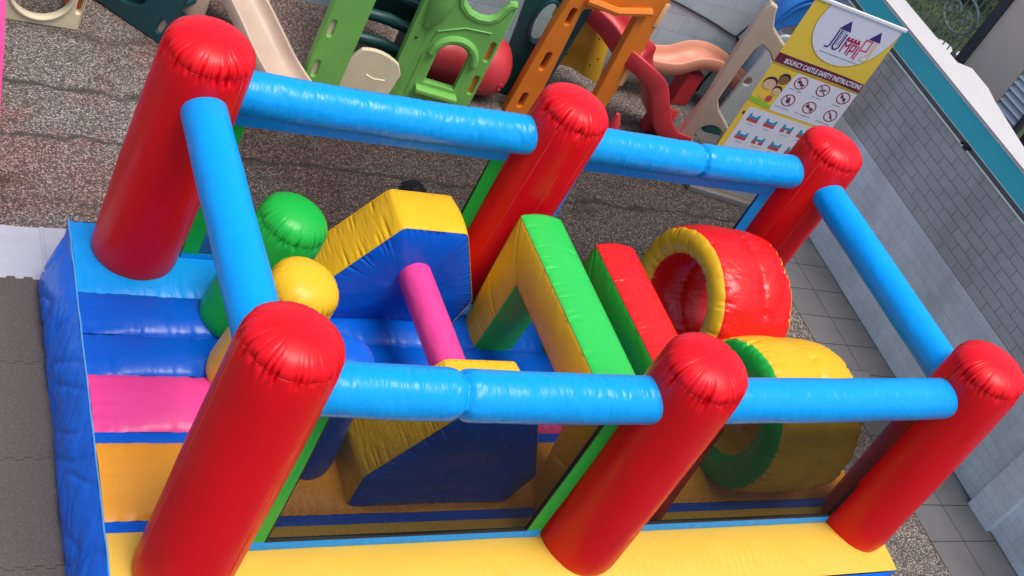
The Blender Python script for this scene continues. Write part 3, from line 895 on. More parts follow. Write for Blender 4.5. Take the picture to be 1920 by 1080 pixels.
def cushion(name, poly, y0, y1, rim, face, seed, bulge_f=0.06, bulge_r=0.02, label=None):
    """convex polygon in (x, z), thickness from y0 to y1, puffed out"""
    rnd = random.Random(seed)
    P = [Vector(p_) for p_ in roundpoly(poly, 0.035, 3)]
    # resample
    seg = [(P[(i+1) % len(P)]-P[i]).length for i in range(len(P))]; per = sum(seg)
    NS = int(per/0.006)
    Q = []; acc = 0; i = 0; pos = 0
    for k in range(NS):
        t = per*k/NS
        while t > acc + seg[i]: acc += seg[i]; i += 1
        Q.append(P[i].lerp(P[(i+1) % len(P)], (t-acc)/max(seg[i], 1e-9)))
    nrm = []
    for k in range(NS):
        tt = (Q[(k+3) % NS] - Q[k-3]).normalized(); nrm.append(Vector((tt.y, -tt.x)))
    cen = sum(Q, Vector((0, 0)))/NS
    if (Q[0]-cen).dot(nrm[0]) < 0: nrm = [-q for q in nrm]
    pf = pleat_fn(rnd, per, int(per/0.028), 0.016, (0.03, 0.13))
    W_ = y1-y0; M = 16
    mb = MB()
    rows = []
    for j in range(M+1):
        v = j/M
        for k in range(NS):
            b_ = bulge_r*math.sin(PI*v)**0.7 - pf(per*k/NS, v*W_, (1-v)*W_)*(math.sin(PI*v)**0.35) - 0.004*abs(noise.noise(Vector((k*0.2, v*3, seed))))
            q = Q[k] + nrm[k]*b_
            mb.v.append((q.x, y0 + W_*v, q.y))
    for j in range(M):
        for k in range(NS):
            mb.f.append((j*NS+k, j*NS+(k+1) % NS, (j+1)*NS+(k+1) % NS, (j+1)*NS+k)); mb.m.append(0)
    RINGS = 16
    for side, yb_, sg in ((0, y0, -1), (1, y1, 1)):
        base = len(mb.v)
        for j in range(RINGS+1):
            t = j/RINGS
            tt = t**1.35
            for k in range(NS):
                q = Q[k].lerp(cen, tt)
                dist = (Q[k]-q).length
                o = bulge_f*(1-(1-min(dist/0.42, 1))**2)**0.75 if dist > 0 else 0
                o -= pf(per*k/NS, dist, dist)*0.55*min(1, dist/0.01)
                mb.v.append((q.x, yb_ + sg*o, q.y))
        for j in range(RINGS):
            for k in range(NS):
                mb.f.append((base+j*NS+k, base+j*NS+(k+1) % NS, base+(j+1)*NS+(k+1) % NS, base+(j+1)*NS+k)); mb.m.append(1)
    o = ibuild(mb, name, [rim, face], weld=0.0006, angle=55)
    if label: o['label'] = label
    # piping along the two seams
    s_ = MB()
    for yb_ in (y0, y1):
        s_.tube([(q.x + n_.x*.002, yb_, q.y + n_.y*.002) for q, n_ in zip(Q[::4] + [Q[0]], nrm[::4] + [nrm[0]])], 0.0035, 5, cap=False)
    s_.build('piping', rim, o)
    return o
cushion('climbing_block', [(1.10, 0.0), (1.10, 0.34), (1.57, 1.02), (2.13, 1.02), (2.46, 0.32), (2.34, 0.0)], 0.34, 0.80, YEL, BLUE, 61, label='front blue faced block with yellow rim')
cushion('climbing_block', [(1.16, 0.0), (1.16, 0.30), (1.64, 1.02), (2.18, 1.02), (2.54, 0.30), (2.46, 0.0)], 2.08, 2.50, YEL, BLUE, 62, label='rear blue faced block with yellow rim')
mb = MB()
for i in range(61):
    yq = 0.76 + (2.07-0.76)*i/60
    for k in range(44):
        ph = 2*PI*k/44; rr_ = 0.132 + 0.003*noise.noise(Vector((yq*6, math.cos(ph)*2, math.sin(ph)*2)))
        mb.v.append((1.88 + rr_*math.cos(ph), yq, 0.60 + rr_*math.sin(ph)))
for i in range(60):
    for k in range(44):
        mb.f.append((i*44+k, i*44+(k+1) % 44, (i+1)*44+(k+1) % 44, (i+1)*44+k)); mb.m.append(0)
ibuild(mb, 'crossbar', PINK)['label'] = 'pink tube joining the two blue faced blocks'

# ---- arches (crawl-under gates) standing across the lane
def arch(name, x0, x1, outer, inner, side_m, out_m, seed, label=None, bs=0.03, bf=0.028):
    """outer/inner: matching polylines in (y, z)"""
    rnd = random.Random(seed)
    def resample(pl_o, pl_i):
        O = []; I = []; C = []
        for i in range(len(pl_o)-1):
            L = max((Vector(pl_o[i+1])-Vector(pl_o[i])).length, (Vector(pl_i[i+1])-Vector(pl_i[i])).length)
            n_ = max(2, int(L/0.007))
            for k in range(n_):
                t = k/n_
                O.append(Vector(pl_o[i]).lerp(Vector(pl_o[i+1]), t)); I.append(Vector(pl_i[i]).lerp(Vector(pl_i[i+1]), t))
                C.append(min(t, 1-t)*L if 0 < i < len(pl_o)-2 else ((t*L if i > 0 else (1-t)*L)))
        O.append(Vector(pl_o[-1])); I.append(Vector(pl_i[-1])); C.append(1)
        return O, I, C
    O, I, Cn = resample(outer, inner)
    n_ = len(O)
    def normals(Q):
        out = []
        for k in range(n_):
            t = (Q[min(k+2, n_-1)]-Q[max(k-2, 0)]).normalized(); out.append(Vector((t.y, -t.x)))
        return out
    NO, NI = normals(O), normals(I)
    cen = sum(O, Vector((0, 0)))/n_
    sgn = 1 if (O[n_//2]-cen).dot(NO[n_//2]) > 0 else -1
    S = [0]
    for k in range(1, n_): S.append(S[-1]+(O[k]-O[k-1]).length)
    pf = pleat_fn(rnd, S[-1], int(S[-1]/0.032), 0.016, (0.02, 0.10))
    M = 14; Wd = x1-x0
    mb = MB()
    def surf(fn, mi, flip=False):
        base = len(mb.v)
        for j in range(M+1):
            for k in range(n_): mb.v.append(fn(k, j/M))
        for j in range(M):
            for k in range(n_-1):
                mb.f.append((base+j*n_+k, base+j*n_+k+1, base+(j+1)*n_+k+1, base+(j+1)*n_+k)); mb.m.append(mi)
    def b(v): return math.sin(PI*v)**0.7
    def fo(k, v):
        d_ = bs*b(v) - pf(S[k], v*Wd, (1-v)*Wd)*b(v)**0.5
        q = O[k] + NO[k]*sgn*d_; return (x0+Wd*v, q.x, q.y)
    def fi(k, v):
        q = I[k] - NI[k]*sgn*bs*0.8*b(v); return (x0+Wd*v, q.x, q.y)
    def fs(x, sg):
        def g(k, v):
            q = O[k].lerp(I[k], v); w_ = (O[k]-I[k]).length
            d_ = bf*b(v) - pf(S[k], v*w_, (1-v)*w_)*0.6*b(v)**0.5
            d_ -= 0.018*math.exp(-(Cn[k]/0.02)**2)*b(v)
            return (x + sg*d_, q.x, q.y)
        return g
    surf(fo, 1); surf(fi, 1); surf(fs(x0, -1), 0); surf(fs(x1, 1), 0)
    o = ibuild(mb, name, [side_m, out_m], weld=0.0006, angle=55)
    s_ = MB()
    for x in (x0, x1):
        s_.tube([(x, q.x, q.y) for q in O[::2]], 0.0035, 5)
    s_.build('piping', out_m, o)
    if label: o['label'] = label
    return o
arch('crawl_arch', 2.61, 2.975, [(0.04, -0.01), (0.10, 0.60), (0.16, 1.16), (2.17, 1.18), (2.16, 0.6), (2.12, -0.01)],
     [(0.42, -0.01), (0.50, 0.42), (0.56, 0.80), (1.80, 0.80), (1.82, 0.42), (1.85, -0.01)], YEL, GRN_L, 71, 'taller crawl arch with yellow sides and light green top')
arch('crawl_arch', 3.30, 3.67, [(0.12, -0.01), (0.16, 0.5), (0.20, 1.06), (2.02, 1.09), (2.04, 0.5), (2.04, -0.01)],
     [(0.48, -0.01), (0.52, 0.38), (0.56, 0.72), (1.68, 0.72), (1.72, 0.38), (1.74, -0.01)], GRN, RED_T, 72, 'crawl arch with green sides and red top')

# ---- tunnels
def tunnel(x0, x1, yc, zc, R, r_, rim_m, body_m, seed, label):
    rnd = random.Random(seed)
    L = x1-x0
    prof = []; mats = []
    def seg(a, b, n_, bul, mi):
        a, b = Vector(a), Vector(b); t = (b-a).normalized(); nn_ = Vector((-t.y, t.x))
        for k in range(n_):
            u = k/n_
            q = a.lerp(b, u) + nn_*bul*math.sin(PI*u)**0.7
            prof.append((q.x, q.y)); mats.append(mi)
    s0 = 0
    seg((0, r_), (0, R), 14, 0.05, 0); s1 = len(prof)
    seg((0, R), (L*0.55, R*1.045), 18, 0.022, 1); s2 = len(prof)
    seg((L*0.55, R*1.045), (L, R*0.99), 18, 0.022, 1); s3 = len(prof)
    seg((L, R), (L, r_), 14, 0.05, 0); s4 = len(prof)
    seg((L, r_), (L*0.5, r_*0.98), 16, 0.03, 1); s5 = len(prof)
    seg((L*0.5, r_*0.98), (0, r_), 16, 0.03, 1)
    prof.append((0, r_)); mats.append(0)
    mb = lathe(prof, 260, [0, s1, s2, s3, s5], rnd, pl_n=80, amp=0.017, length=(0.02, 0.12), wob=0.012, mats=mats, closed=True)
    o = mb.build('tunnel', [rim_m, body_m], inf, weld=0.0006, angle=70)
    o.matrix_local = MWI @ Matrix.Translation((x0, yc, zc)) @ Matrix.Rotation(PI/2, 4, 'Y')
    o['label'] = label
    return o
tunnel(4.33, 5.06, 1.90, 0.65, 0.635, 0.41, YEL, RED_T, 81, 'red tunnel ring with yellow rim')
tunnel(4.32, 5.16, 0.715, 0.595, 0.600, 0.325, GRN, YEL, 82, 'yellow tunnel ring with green rim')

# ------------------------------------------------------------------ toys behind
# pink slide panel at far left edge
ps = empty('pink_slide', (-1.0, 4.9, G), 0, 'bright pink plastic slide side at the far left edge', 'slide')
mb = MB()
def pk(x, y, z): return (x+1.0, y-4.9, z-G)
tp = [(-0.75, 4.63, G), (-0.80, 4.85, 0.10), (-0.84, 5.10, 0.55), (-0.88, 5.5, 1.1), (-0.90, 6.0, 1.3)]
for dx, nm in ((0.0, 'slide_side'), (-0.62, 'slide_side')):
    mb = MB(); vs = []
    for (x, y, z) in tp:
        for ox, oz in ((0, 0), (-0.06, 0), (-0.06, -0.22), (0, -0.22)):
            vs.append(pk(x+dx+ox, y, max(z+oz, G)))
    fs = [(i*4+k, i*4+(k+1) % 4, (i+1)*4+(k+1) % 4, (i+1)*4+k) for i in range(len(tp)-1) for k in range(4)] + [(0, 1, 2, 3), tuple(len(vs)-4+k for k in (3, 2, 1, 0))]
    mb.add(vs, fs); mb.build(nm, P_PINK, ps, bevel=0.01)
mb = MB()
mb.grid(lambda u, v: pk(-0.81-0.5*v, 4.64+1.3*u, max(G+.02, G+0.02+1.6*u**0.8)-0.12*math.sin(PI*v)*min(1, u*3)), 16, 8); mb.build('chute', P_PINK, ps)

# cream toy with round hole
ct = empty('cream_play_panel', (-0.56, 6.17, G), 0, 'cream plastic play panel with a round hole and orange slot at top left', 'play panel')
panel('front_panel', P_CREAM, roundpoly([(-0.10, 0), (0.60, 0), (0.64, 0.75), (-0.12, 0.75)], 0.03), [ell(0.22, 0.37, 0.28, 0.30), slot(0.565, 0.34, 0.05, 0.30)], 0.09, 0.014, ct)
mb = MB(); mb.tube([(0.22+0.285*math.cos(a*PI/16), -0.005, 0.37+0.305*math.sin(a*PI/16)) for a in range(33)], 0.016, 8, cap=False); mb.build('rim', P_CREAM, ct)
mb = MB(); mb.box((0.50, 0.10, 0.05), (0.62, 0.5, 0.72)); mb.build('orange_insert', P_ORANGE, ct, bevel=0.01)
mb = MB(); mb.box((-0.12, 0.10, 0.0), (-0.04, 0.6, 0.75)); mb.build('side_panel', P_CREAM, ct, bevel=0.01)

# dark teal slide ladder
tl = empty('teal_climber', (0.82, 6.16, G), math.radians(-45), 'dark teal plastic climber side behind the back left red pillar', 'climber')
panel('side_panel', P_TEAL, roundpoly([(-1.15, 0.02), (0.0, 0.0), (0.16, 0.95), (-1.15, 0.95)], 0.05), [slot(-0.05, 0.19, 0.065, 0.17, -0.25), ell(-0.52, 0.36, 0.24, 0.17)], 0.10, 0.014, tl)
mb = MB(); mb.box((-0.12, 0.03, 0.08), (0.0, 0.08, 0.30)); mb.build('slot_liner', P_TAN, tl, smooth=False)
for k in range(3):
    mb = MB(); mb.box((-0.95, 0.10, 0.12+k*0.24), (0.02, 0.42, 0.20+k*0.24)); mb.build('step', P_TEAL, tl, bevel=0.015)

# beige slide
def chute(name, path, width, depth, m_, parent, rim=0.035, side=None, floor_drop=0.0):
    """U-shaped slide swept along a 3D path (path = centre of the bed)"""
    pts = catmull(path, 8)
    prof = [(-width/2-rim, -depth*1.0), (-width/2-rim, depth*0.02), (-width/2-rim*0.8, depth*0.10), (-width/2-rim*0.4, depth*0.13), (-width/2, depth*0.08), (-width/2+0.015, -depth*0.35), (-width/2+0.05, -depth*0.75), (-width/2+0.11, -depth*0.88),
            (0, -depth*0.93)]
    prof = prof + [(-a, b) for a, b in prof[::-1][1:]]
    prof2 = prof + [(width/2+rim-0.02, -depth*1.12), (-width/2-rim+0.02, -depth*1.12)]
    n_ = len(prof2); mb = MB()
    for i, q in enumerate(pts):
        t = (pts[min(i+1, len(pts)-1)]-pts[max(i-1, 0)]).normalized()
        s_ = t.cross(Vector((0, 0, 1))).normalized(); up = s_.cross(t).normalized()
        for a, b in prof2: mb.v.append(tuple(q + s_*a + up*(b+depth)))
    for i in range(len(pts)-1):
        for k in range(n_):
            mb.f.append((i*n_+k, i*n_+(k+1) % n_, (i+1)*n_+(k+1) % n_, (i+1)*n_+k)); mb.m.append(0)
    mb.f.append(tuple(range(n_))); mb.m.append(0); mb.f.append(tuple((len(pts)-1)*n_+k for k in range(n_))); mb.m.append(0)
    return mb.build(name, m_, parent, angle=50)
bs_ = empty('beige_slide', (1.9, 6.2, G), 0, 'beige plastic slide behind the long back beam, beside the green playhouse', 'slide')
def rel(e, pts): return [tuple(Vector(p_) - e.location) for p_ in pts]
chute('chute', rel(bs_, [(0.95, 7.25, 0.45), (1.35, 6.85, 0.10), (1.68, 6.35, -0.22), (1.88, 5.95, -0.42), (2.02, 5.62, -0.50), (2.08, 5.35, -0.505)]), 0.40, 0.12, P_BEIGE, bs_)
mb = MB()
mb.box((-1.6, 0.75, 0), (-0.85, 1.1, 1.0)); mb.build('platform', P_TAN, bs_, bevel=0.03)
mb = MB(); mb.box((-0.98, 0.30, 0), (-0.62, 0.72, 0.62)); mb.build('support', P_BEIGE, bs_, bevel=0.04)

# green playhouse
gh = empty('green_playhouse', (4.05, 5.74, G), math.radians(-12), 'green plastic playhouse with an arched window and cream half door', 'playhouse')
th = 0.10
right_out = roundpoly([(-0.93, -0.02), (-0.02, 0.0), (0.02, 0.25), (0.02, 1.42), (-0.07, 1.44), (-0.10, 1.27)], 0.0001, 1)
ucut = [(-0.09 - 0.25*(1-math.cos(a*PI/12)) , 1.32 - 0.13*math.sin(a*PI/12)) for a in range(0, 13)]
wall_out = [(-0.86, 0.0), (0.02, 0.0), (0.02, 1.40), (-0.05, 1.44), (-0.08, 1.36), (-0.12, 1.25), (-0.20, 1.19), (-0.32, 1.17), (-0.44, 1.20), (-0.54, 1.28), (-0.60, 1.42), (-0.62, 1.75), (-0.86, 1.75)]
arched = [(-0.56, 0.29), (-0.22, 0.29)] + ell(-0.39, 0.66, 0.17, 0.16, 12, 0, 0, 180)
panel('wall', P_GREEN, wall_out, [arched, slot(-0.045, 0.86, 0.055, 0.24), slot(-0.045, 0.42, 0.055, 0.24)], th, 0.014, gh)
# hood over the window and sill
mb = MB()
arc = ell(-0.39, 0.66, 0.235, 0.235, 14, 0, 0, 180)
mb.tube([(a, -0.01, z) for a, z in arc], 0.045, 8); 
mb.build('window_hood', P_GREEN, gh)
mb = MB(); mb.box((-0.64, -0.11, 0.19), (-0.17, 0.02, 0.245)); mb.build('window_sill', P_GREEN, gh, bevel=0.015)
mb = MB(); mb.tube([(a, 0.03, z+0.012) for a, z in [(0.0, 1.44), (-0.05, 1.43), (-0.08, 1.36), (-0.12, 1.25), (-0.20, 1.19), (-0.32, 1.17), (-0.44, 1.20), (-0.54, 1.28), (-0.60, 1.42), (-0.62, 1.7)]], 0.05, 8); mb.build('top_rail', P_GREEN, gh)
# bracket rising at the left of the wall
mb = MB()
mb.tube([(-0.80, -0.03, 0.95), (-0.77, -0.05, 1.1), (-0.76, -0.04, 1.3), (-0.78, 0.0, 1.8)], [0.04, 0.10, 0.13, 0.17], 10); mb.build('roof_bracket', P_GREEN, gh)
# column between wall and doorway
mb = MB(); mb.box((-0.93, -0.04, 0), (-0.78, 0.10, 1.8)); mb.build('door_post', P_GREEN, gh, bevel=0.02)
# left wing, turned a little
lwm = Matrix.Translation((-1.42, -0.14, 0)) @ Matrix.Rotation(math.radians(16), 4, 'Z')
panel('wing_wall', P_GREEN, roundpoly([(-0.42, 0.0), (0.0, 0.0), (0.02, 1.8), (-0.40, 1.8)], 0.02), [slot(-0.33, 0.72, 0.06, 0.20, 0.05), slot(-0.33, 0.22, 0.06, 0.20, 0.05)], th, 0.014, gh, mw=lwm)
mb = MB(); mb.box((-0.38, 0.03, 0.06), (-0.27, 0.085, 0.95)); o = mb.build('slot_liner', P_CREAM, gh, smooth=False); o.matrix_local = lwm
mb = MB(); mb.box((-0.12, 0.035, 0.25), (0.01, 0.09, 1.05)); mb.build('slot_liner', P_ORANGE, gh, smooth=False)
for (u, z) in ((-0.855, 0.25), (-0.855, 0.8), (-0.855, 1.3)):
    mb = MB(); mb.tube([(u, -0.052, z), (u, -0.038, z)], 0.014, 10); mb.build('bolt', P_DKG, gh)
mb = MB(); mb.tube([(-0.70, -0.004, 0.12), (-0.70, -0.004, 0.62), (-0.66, -0.004, 0.92), (-0.40, -0.004, 1.05), (-0.12, -0.004, 1.08)], 0.010, 6); mb.build('moulding', P_GREEN, gh)
# cream half door
dout = [(-1.43, 0.0), (-0.90, 0.0), (-0.86, 0.36)] + [(-0.88 - 0.50*t, 0.38 + 0.17*math.sin(PI*(0.12+0.62*t))) for t in (0.08, .2, .35, .5, .65, .8, .92)] + [(-1.44, 0.36)]
dr = panel('door', P_CREAM, dout, [], 0.06, 0.012, gh, mw=Matrix.Translation((0, -0.12, 0)))
mb = MB(); mb.tube([(-1.24, -0.120, 0.325), (-1.15, -0.122, 0.30), (-1.03, -0.120, 0.315)], 0.012, 8); mb.build('door_handle', P_CREAM, dr)
# dark green slats and grips inside
for k, z0_ in enumerate((0.33, 0.58, 0.84, 1.10)):
    d_ = 0.42 + 0.09*k
    mb = MB(); mb.tube([(-1.42, d_, z0_), (-1.05, d_-0.03, z0_+0.03), (-0.74, d_, z0_-0.04)], [0.06, 0.07, 0.06], 12)
    st_ = mb.build('step', P_DKG, gh)
    mb = MB(); mb.grid(lambda u, v: (-1.36+0.56*u, d_-0.075+0.075*v, z0_+0.055+0.025*math.sin(PI*u)-0.03*u-0.010*(1-v)), 24, 4); mb.build('grip', P_DARKGREY, st_)
mb = MB(); mb.box((-1.55, 0.98, 0.32), (-0.70, 1.04, 1.9)); mb.build('back_panel', P_DKG, gh, bevel=0.01)
mb = MB(); mb.box((-1.52, 0.12, 0), (-1.46, 0.95, 1.9)); mb.build('inner_side', P_DKG, gh, bevel=0.01)
mb = MB(); mb.box((-0.76, 0.12, 0), (-0.71, 0.95, 1.9)); mb.build('inner_side', P_DKG, gh, bevel=0.01)
# orange wall at the back of the window bay
mb = MB(); mb.box((-0.72, 0.56, 0), (-0.02, 0.62, 0.55)); mb.build('orange_panel', P_ORANGE, gh, bevel=0.01)

# red crawl barrel through the playhouse
rb = empty('red_crawl_barrel', (4.28, 6.30, G), math.radians(-4), 'round red plastic crawl barrel sticking out behind the green playhouse', 'crawl barrel')
rndb = random.Random(5)
prof = [(-0.62, 0.20), (-0.64, 0.23), (-0.62, 0.26), (-0.5, 0.285), (-0.35, 0.30), (-0.33, 0.31), (-0.10, 0.345), (0.10, 0.36), (0.25, 0.345), (0.36, 0.30), (0.42, 0.22), (0.44, 0.12), (0.445, 0.0)]
mb = lathe(prof, 48, [], rndb)
o = mb.build('shell', P_RED, rb, weld=0.001, angle=60); o.matrix_local = Matrix.Translation((-0.10, 0.0, 0.36)) @ Matrix.Rotation(PI/2, 4, 'Y')
mb = MB()
for (u, v) in ((-0.02, -0.25), (0.20, -0.1)):
    c_ = Vector((u, -0.335*math.cos(v), 0.36+0.335*math.sin(v)))
    mb = MB(); mb.tube([tuple(c_ + Vector((0.035*math.cos(a*PI/8), -0.012, 0.04*math.sin(a*PI/8)))) for a in range(14)], 0.006, 6)
    mb.build('moulded_ring', P_RED, rb)

# dark green tower panel with oval opening
dg_ = empty('dark_green_panel', (4.75, 6.30, G), math.radians(-20), 'dark green plastic panel with an oval opening beside the orange tower', 'play panel')
panel('panel', P_DKG, roundpoly([(-0.10, 0), (0.42, 0), (0.50, 1.75), (-0.30, 1.75)], 0.05), [ell(0.06, 1.03, 0.115, 0.27, 28, -0.0)], 0.10, 0.014, dg_)
mb = MB(); mb.tube([(0.06+0.125*math.cos(a*PI/16), -0.01, 1.03+0.28*math.sin(a*PI/16)) for a in range(33)], 0.022, 8, cap=False); mb.build('rim', P_TEAL, dg_)

# orange tower with yellow climbing shell, red base
ot = empty('orange_tower', (4.9, 5.95, G), 0, 'tall orange plastic tower frame with a mustard shell inside', 'play tower')
ow = [(-0.24, 0.0), (0.98, 0.0), (1.06, 1.05), (1.02, 2.0), (-0.12, 2.0), (-0.20, 1.2)]
panel('frame', P_ORANGE, roundpoly(ow, 0.03), [roundpoly([(0.10, 0.30), (0.80, 0.30), (0.74, 1.52), (0.05, 1.48)], 0.06),
      slot(-0.05, 1.35, 0.07, 0.22), slot(-0.065, 0.75, 0.07, 0.24), slot(-0.09, 0.20, 0.07, 0.20)], 0.11, 0.014, ot)
mb = MB(); mb.tube([(0.02, -0.02, 1.60), (0.40, -0.07, 1.57), (0.85, -0.02, 1.62)], 0.05, 8); mb.build('brace', P_ORANGE, ot)
PALEO = mat('pale_orange_plastic', (0.85, 0.45, 0.2), .5)
for za, zb in ((0.62, 0.86), (1.45, 1.75)):
    mb = MB(); mb.box((0.985, -0.012, za), (1.045, 0.05, zb)); mb.build('clip', PALEO, ot, bevel=0.006)
mb = MB(); mb.box((-0.10, 0.12, 0.08), (-0.02, 0.16, 1.6)); mb.build('slot_liner', P_DKG, ot, smooth=False)
def shell(u, v, o_=0.0):
    # a scooped shell: wide at the top, its right flange turned to the viewer
    x = 0.50 + 0.72*u; rid = 0.10*math.sin(PI*min(u/0.62, 1)) if u < 0.62 else 0.0
    z = 0.18 + 0.70*v + 0.05*math.sin(PI*u) - 0.22*max(0, u-0.5)*v*1.2 - 0.10*(1-v)*(1-u)*-1
    return (x - 0.06*v, 0.62 + rid + 0.14*v + 0.02*math.sin(v*PI*3)*(u < .62) + o_, z)
mb = MB(); mb.grid(shell, 60, 20); mb.grid(lambda u, v: shell(u, v, 0.04), 60, 20)
mb.build('mustard_shell', P_YEL, ot)
for (u, v) in ((0.75, 0.8), (0.85, 0.45), (0.72, 0.25), (0.3, 0.2)):
    p_ = shell(u, v); mb = MB(); mb.tube([(p_[0], p_[1]-0.004, p_[2]), (p_[0], p_[1]+0.002, p_[2])], 0.012, 8); mb.build('bolt', P_BLACK, ot)
mb = MB(); mb.box((0.35, 0.85, 0.80), (0.88, 0.92, 1.45)); mb.build('lime_panel', P_LIME, ot, bevel=0.02)

rc = empty('red_rocker', (5.35, 5.45, G), math.radians(-8), 'red plastic toy with two upright horns just behind the middle red pillar', 'rocker')
mb = MB()
mb.tube([(-0.16, 0, 0.30), (0.10, 0, 0.26), (0.34, 0, 0.30)], [0.10, 0.13, 0.10], 12); mb.build('body', P_RED, rc)
for xx in (-0.15, 0.36):
    mb = MB(); mb.tube([(xx, 0, 0.25), (xx-0.02, 0, 0.48), (xx-0.05, 0.0, 0.60)], [0.08, 0.06, 0.025], 10); mb.build('horn', P_RED, rc)
mb = MB(); mb.tube([(-0.25, -0.1, 0.03), (0.10, -0.1, 0.0), (0.45, -0.1, 0.03)], 0.04, 8); mb.tube([(-0.1, -0.1, 0.02), (-0.05, 0, 0.25)], 0.04, 8); mb.tube([(0.3, -0.1, 0.02), (0.25, 0, 0.25)], 0.04, 8); mb.build('base', P_RED, rc)

# red wavy slide
rs = empty('red_slide', (6.4, 6.05, G), 0, 'wavy red plastic slide running down from behind the orange tower', 'slide')
chute('chute', rel(rs, [(5.52, 6.60, 0.56), (5.74, 6.42, 0.48), (5.94, 6.22, 0.36), (6.12, 6.05, 0.30), (6.36, 6.02, 0.02), (6.58, 6.0, -0.28), (6.82, 5.97, -0.46), (7.08, 5.94, -0.50)]), 0.48, 0.18, P_RED, rs, 0.03)
mb = MB(); mb.box((0.24, -0.05, 0), (0.44, 0.10, 0.22)); mb.build('foot', P_RED, rs, bevel=0.03)
mb = MB()
mb.grid(lambda u, v: (-1.20+0.44*u, 0.72-0.05*u, 1.05 + 0.25*v - 0.03*u), 10, 4); mb.grid(lambda u, v: (-1.20+0.44*u, 0.76-0.05*u, 1.05 + 0.25*v - 0.03*u), 10, 4); mb.build('entry_hood', P_RED, rs)

# peach wavy slide
pe = empty('peach_slide', (7.4, 6.8, G), 0, 'wavy peach plastic slide in front of the pale blue back wall', 'slide')
chute('chute', rel(pe, [(6.45, 6.85, -0.05), (6.80, 6.82, -0.10), (7.15, 6.80, -0.06), (7.45, 6.80, 0.08), (7.75, 6.80, 0.07), (8.05, 6.72, -0.04), (8.28, 6.6, -0.16)]), 0.34, 0.15, P_PEACH, pe, 0.03)
mb = MB(); mb.box((0.0, -0.12, 0.0), (0.25, 0.10, 0.50)); mb.build('support', P_RED, pe, bevel=0.03)

# beige climbing frame with curved arm and round hole
cf = empty('beige_climbing_frame', (7.1, 5.85, G), math.radians(-20), 'tall beige climbing frame post with a curved arm and a round hole at its foot', 'climbing frame')
out = [(-0.09, 0.0), (0.50, 0.0), (0.62, 0.30), (0.45, 0.45), (0.22, 0.62), (0.13, 0.75), (0.14, 1.20), (0.17, 1.52), (0.22, 1.60), (0.34, 1.55), (0.52, 1.38), (0.70, 1.30), (0.86, 1.28), (0.90, 1.38), (0.72, 1.52), (0.60, 1.62), (0.38, 1.74), (0.22, 1.84), (0.15, 1.98), (0.12, 2.08), (0.02, 2.10), (-0.02, 2.00), (-0.03, 1.5), (-0.02, 0.7)]
panel('side_frame', P_TAN, out, [ell(0.29, 0.22, 0.17, 0.19)], 0.11, 0.02, cf)
gp = empty('perforated_panel', (8.02, 6.22, G), math.radians(-20), 'pale grey panel with round holes between climbing frame and banner', 'play panel')
holes = [ell(a, z, 0.05, 0.06, 14) for a, z in ((0.12, 0.62), (0.12, 0.95), (0.02, 1.22), (0.14, 1.42), (0.38, 0.8), (0.38, 1.15), (0.36, 1.45), (-0.12, 0.8))]
panel('panel', P_GREY, roundpoly([(-0.25, 0.1), (0.50, 0.1), (0.55, 1.55), (-0.10, 1.55)], 0.15), holes, 0.06, 0.01, gp)
ba = empty('blue_arch', (7.80, 6.42, G), math.radians(-20), 'blue plastic arch roof rising behind the beige climbing frame and the banner', 'play arch')
arc_o = ell(0.50, 1.50, 0.46, 0.62, 20, 0, 0, 180); arc_i = ell(0.50, 1.45, 0.34, 0.22, 20, 0, 180, 0)
panel('arch', P_BLUE, arc_o + arc_i, [], 0.30, 0.02, ba)
mb = MB(); mb.tube([(a, -0.015, z) for a, z in ell(0.50, 1.50, 0.41, 0.55, 20, 0, 0, 180)], 0.025, 8); mb.build('raised_rib', P_BLUE, ba)
mb = MB(); mb.tube([(a, -0.015, z) for a, z in ell(0.50, 1.50, 0.455, 0.63, 20, 0, 0, 180)], 0.028, 8); mb.build('raised_rib', P_BLUE, ba)
mb = MB(); mb.box((0.87, 0.05, 0), (0.95, 0.25, 1.5)); mb.build('leg', P_BLUE, ba, bevel=0.02)
cr = empty('teal_crate', (8.0, 6.22, G), math.radians(-8), 'low dark teal crate on the ground under the peach slide', 'crate')
mb = MB(); mb.box((-0.3, -0.06, 0), (0.3, 0.14, 0.13)); mb.build('box', mat('teal_crate_plastic', (0.01, 0.12, 0.12), .5), cr, bevel=0.01)
mb = MB(); mb.box((-0.31, -0.07, 0.13), (0.31, 0.15, 0.15)); mb.build('lid', mat('teal_crate_lid', (0.015, 0.14, 0.14), .5), cr, bevel=0.006)

# blower
bw_ = empty('air_blower', (2.86, 4.06, G), math.radians(15), 'black air blower just behind the rear block of the inflatable', 'air blower')
bw_.scale = (0.8, 0.8, 0.8)
prof = [(-0.13, 0.0), (-0.13, 0.08), (-0.12, 0.15), (-0.07, 0.195), (0, 0.205), (0.07, 0.195), (0.12, 0.15), (0.13, 0.08), (0.13, 0.0)]
mb = lathe(prof, 40, [], rndb); o = mb.build('housing', P_BLACK, bw_, weld=0.001, angle=50); o.matrix_local = Matrix.Translation((0, 0, 0.24)) @ Matrix.Rotation(PI/2, 4, 'Y')
mb = MB()
for k in range(20):
    a = k*2*PI/20; mb.tube([(-0.10, 0.20*math.cos(a), 0.24+0.20*math.sin(a)), (0, 0.213*math.cos(a), 0.24+0.213*math.sin(a)), (0.10, 0.20*math.cos(a), 0.24+0.20*math.sin(a))], 0.006, 5)
mb.build('grille', P_BLACK, bw_)
mb = MB(); mb.tube([(-0.05, -0.05, 0.20), (-0.20, -0.15, 0.26), (-0.30, -0.35, 0.15)], [0.09, 0.10, 0.10], 14); mb.build('outlet', P_BLACK, bw_)
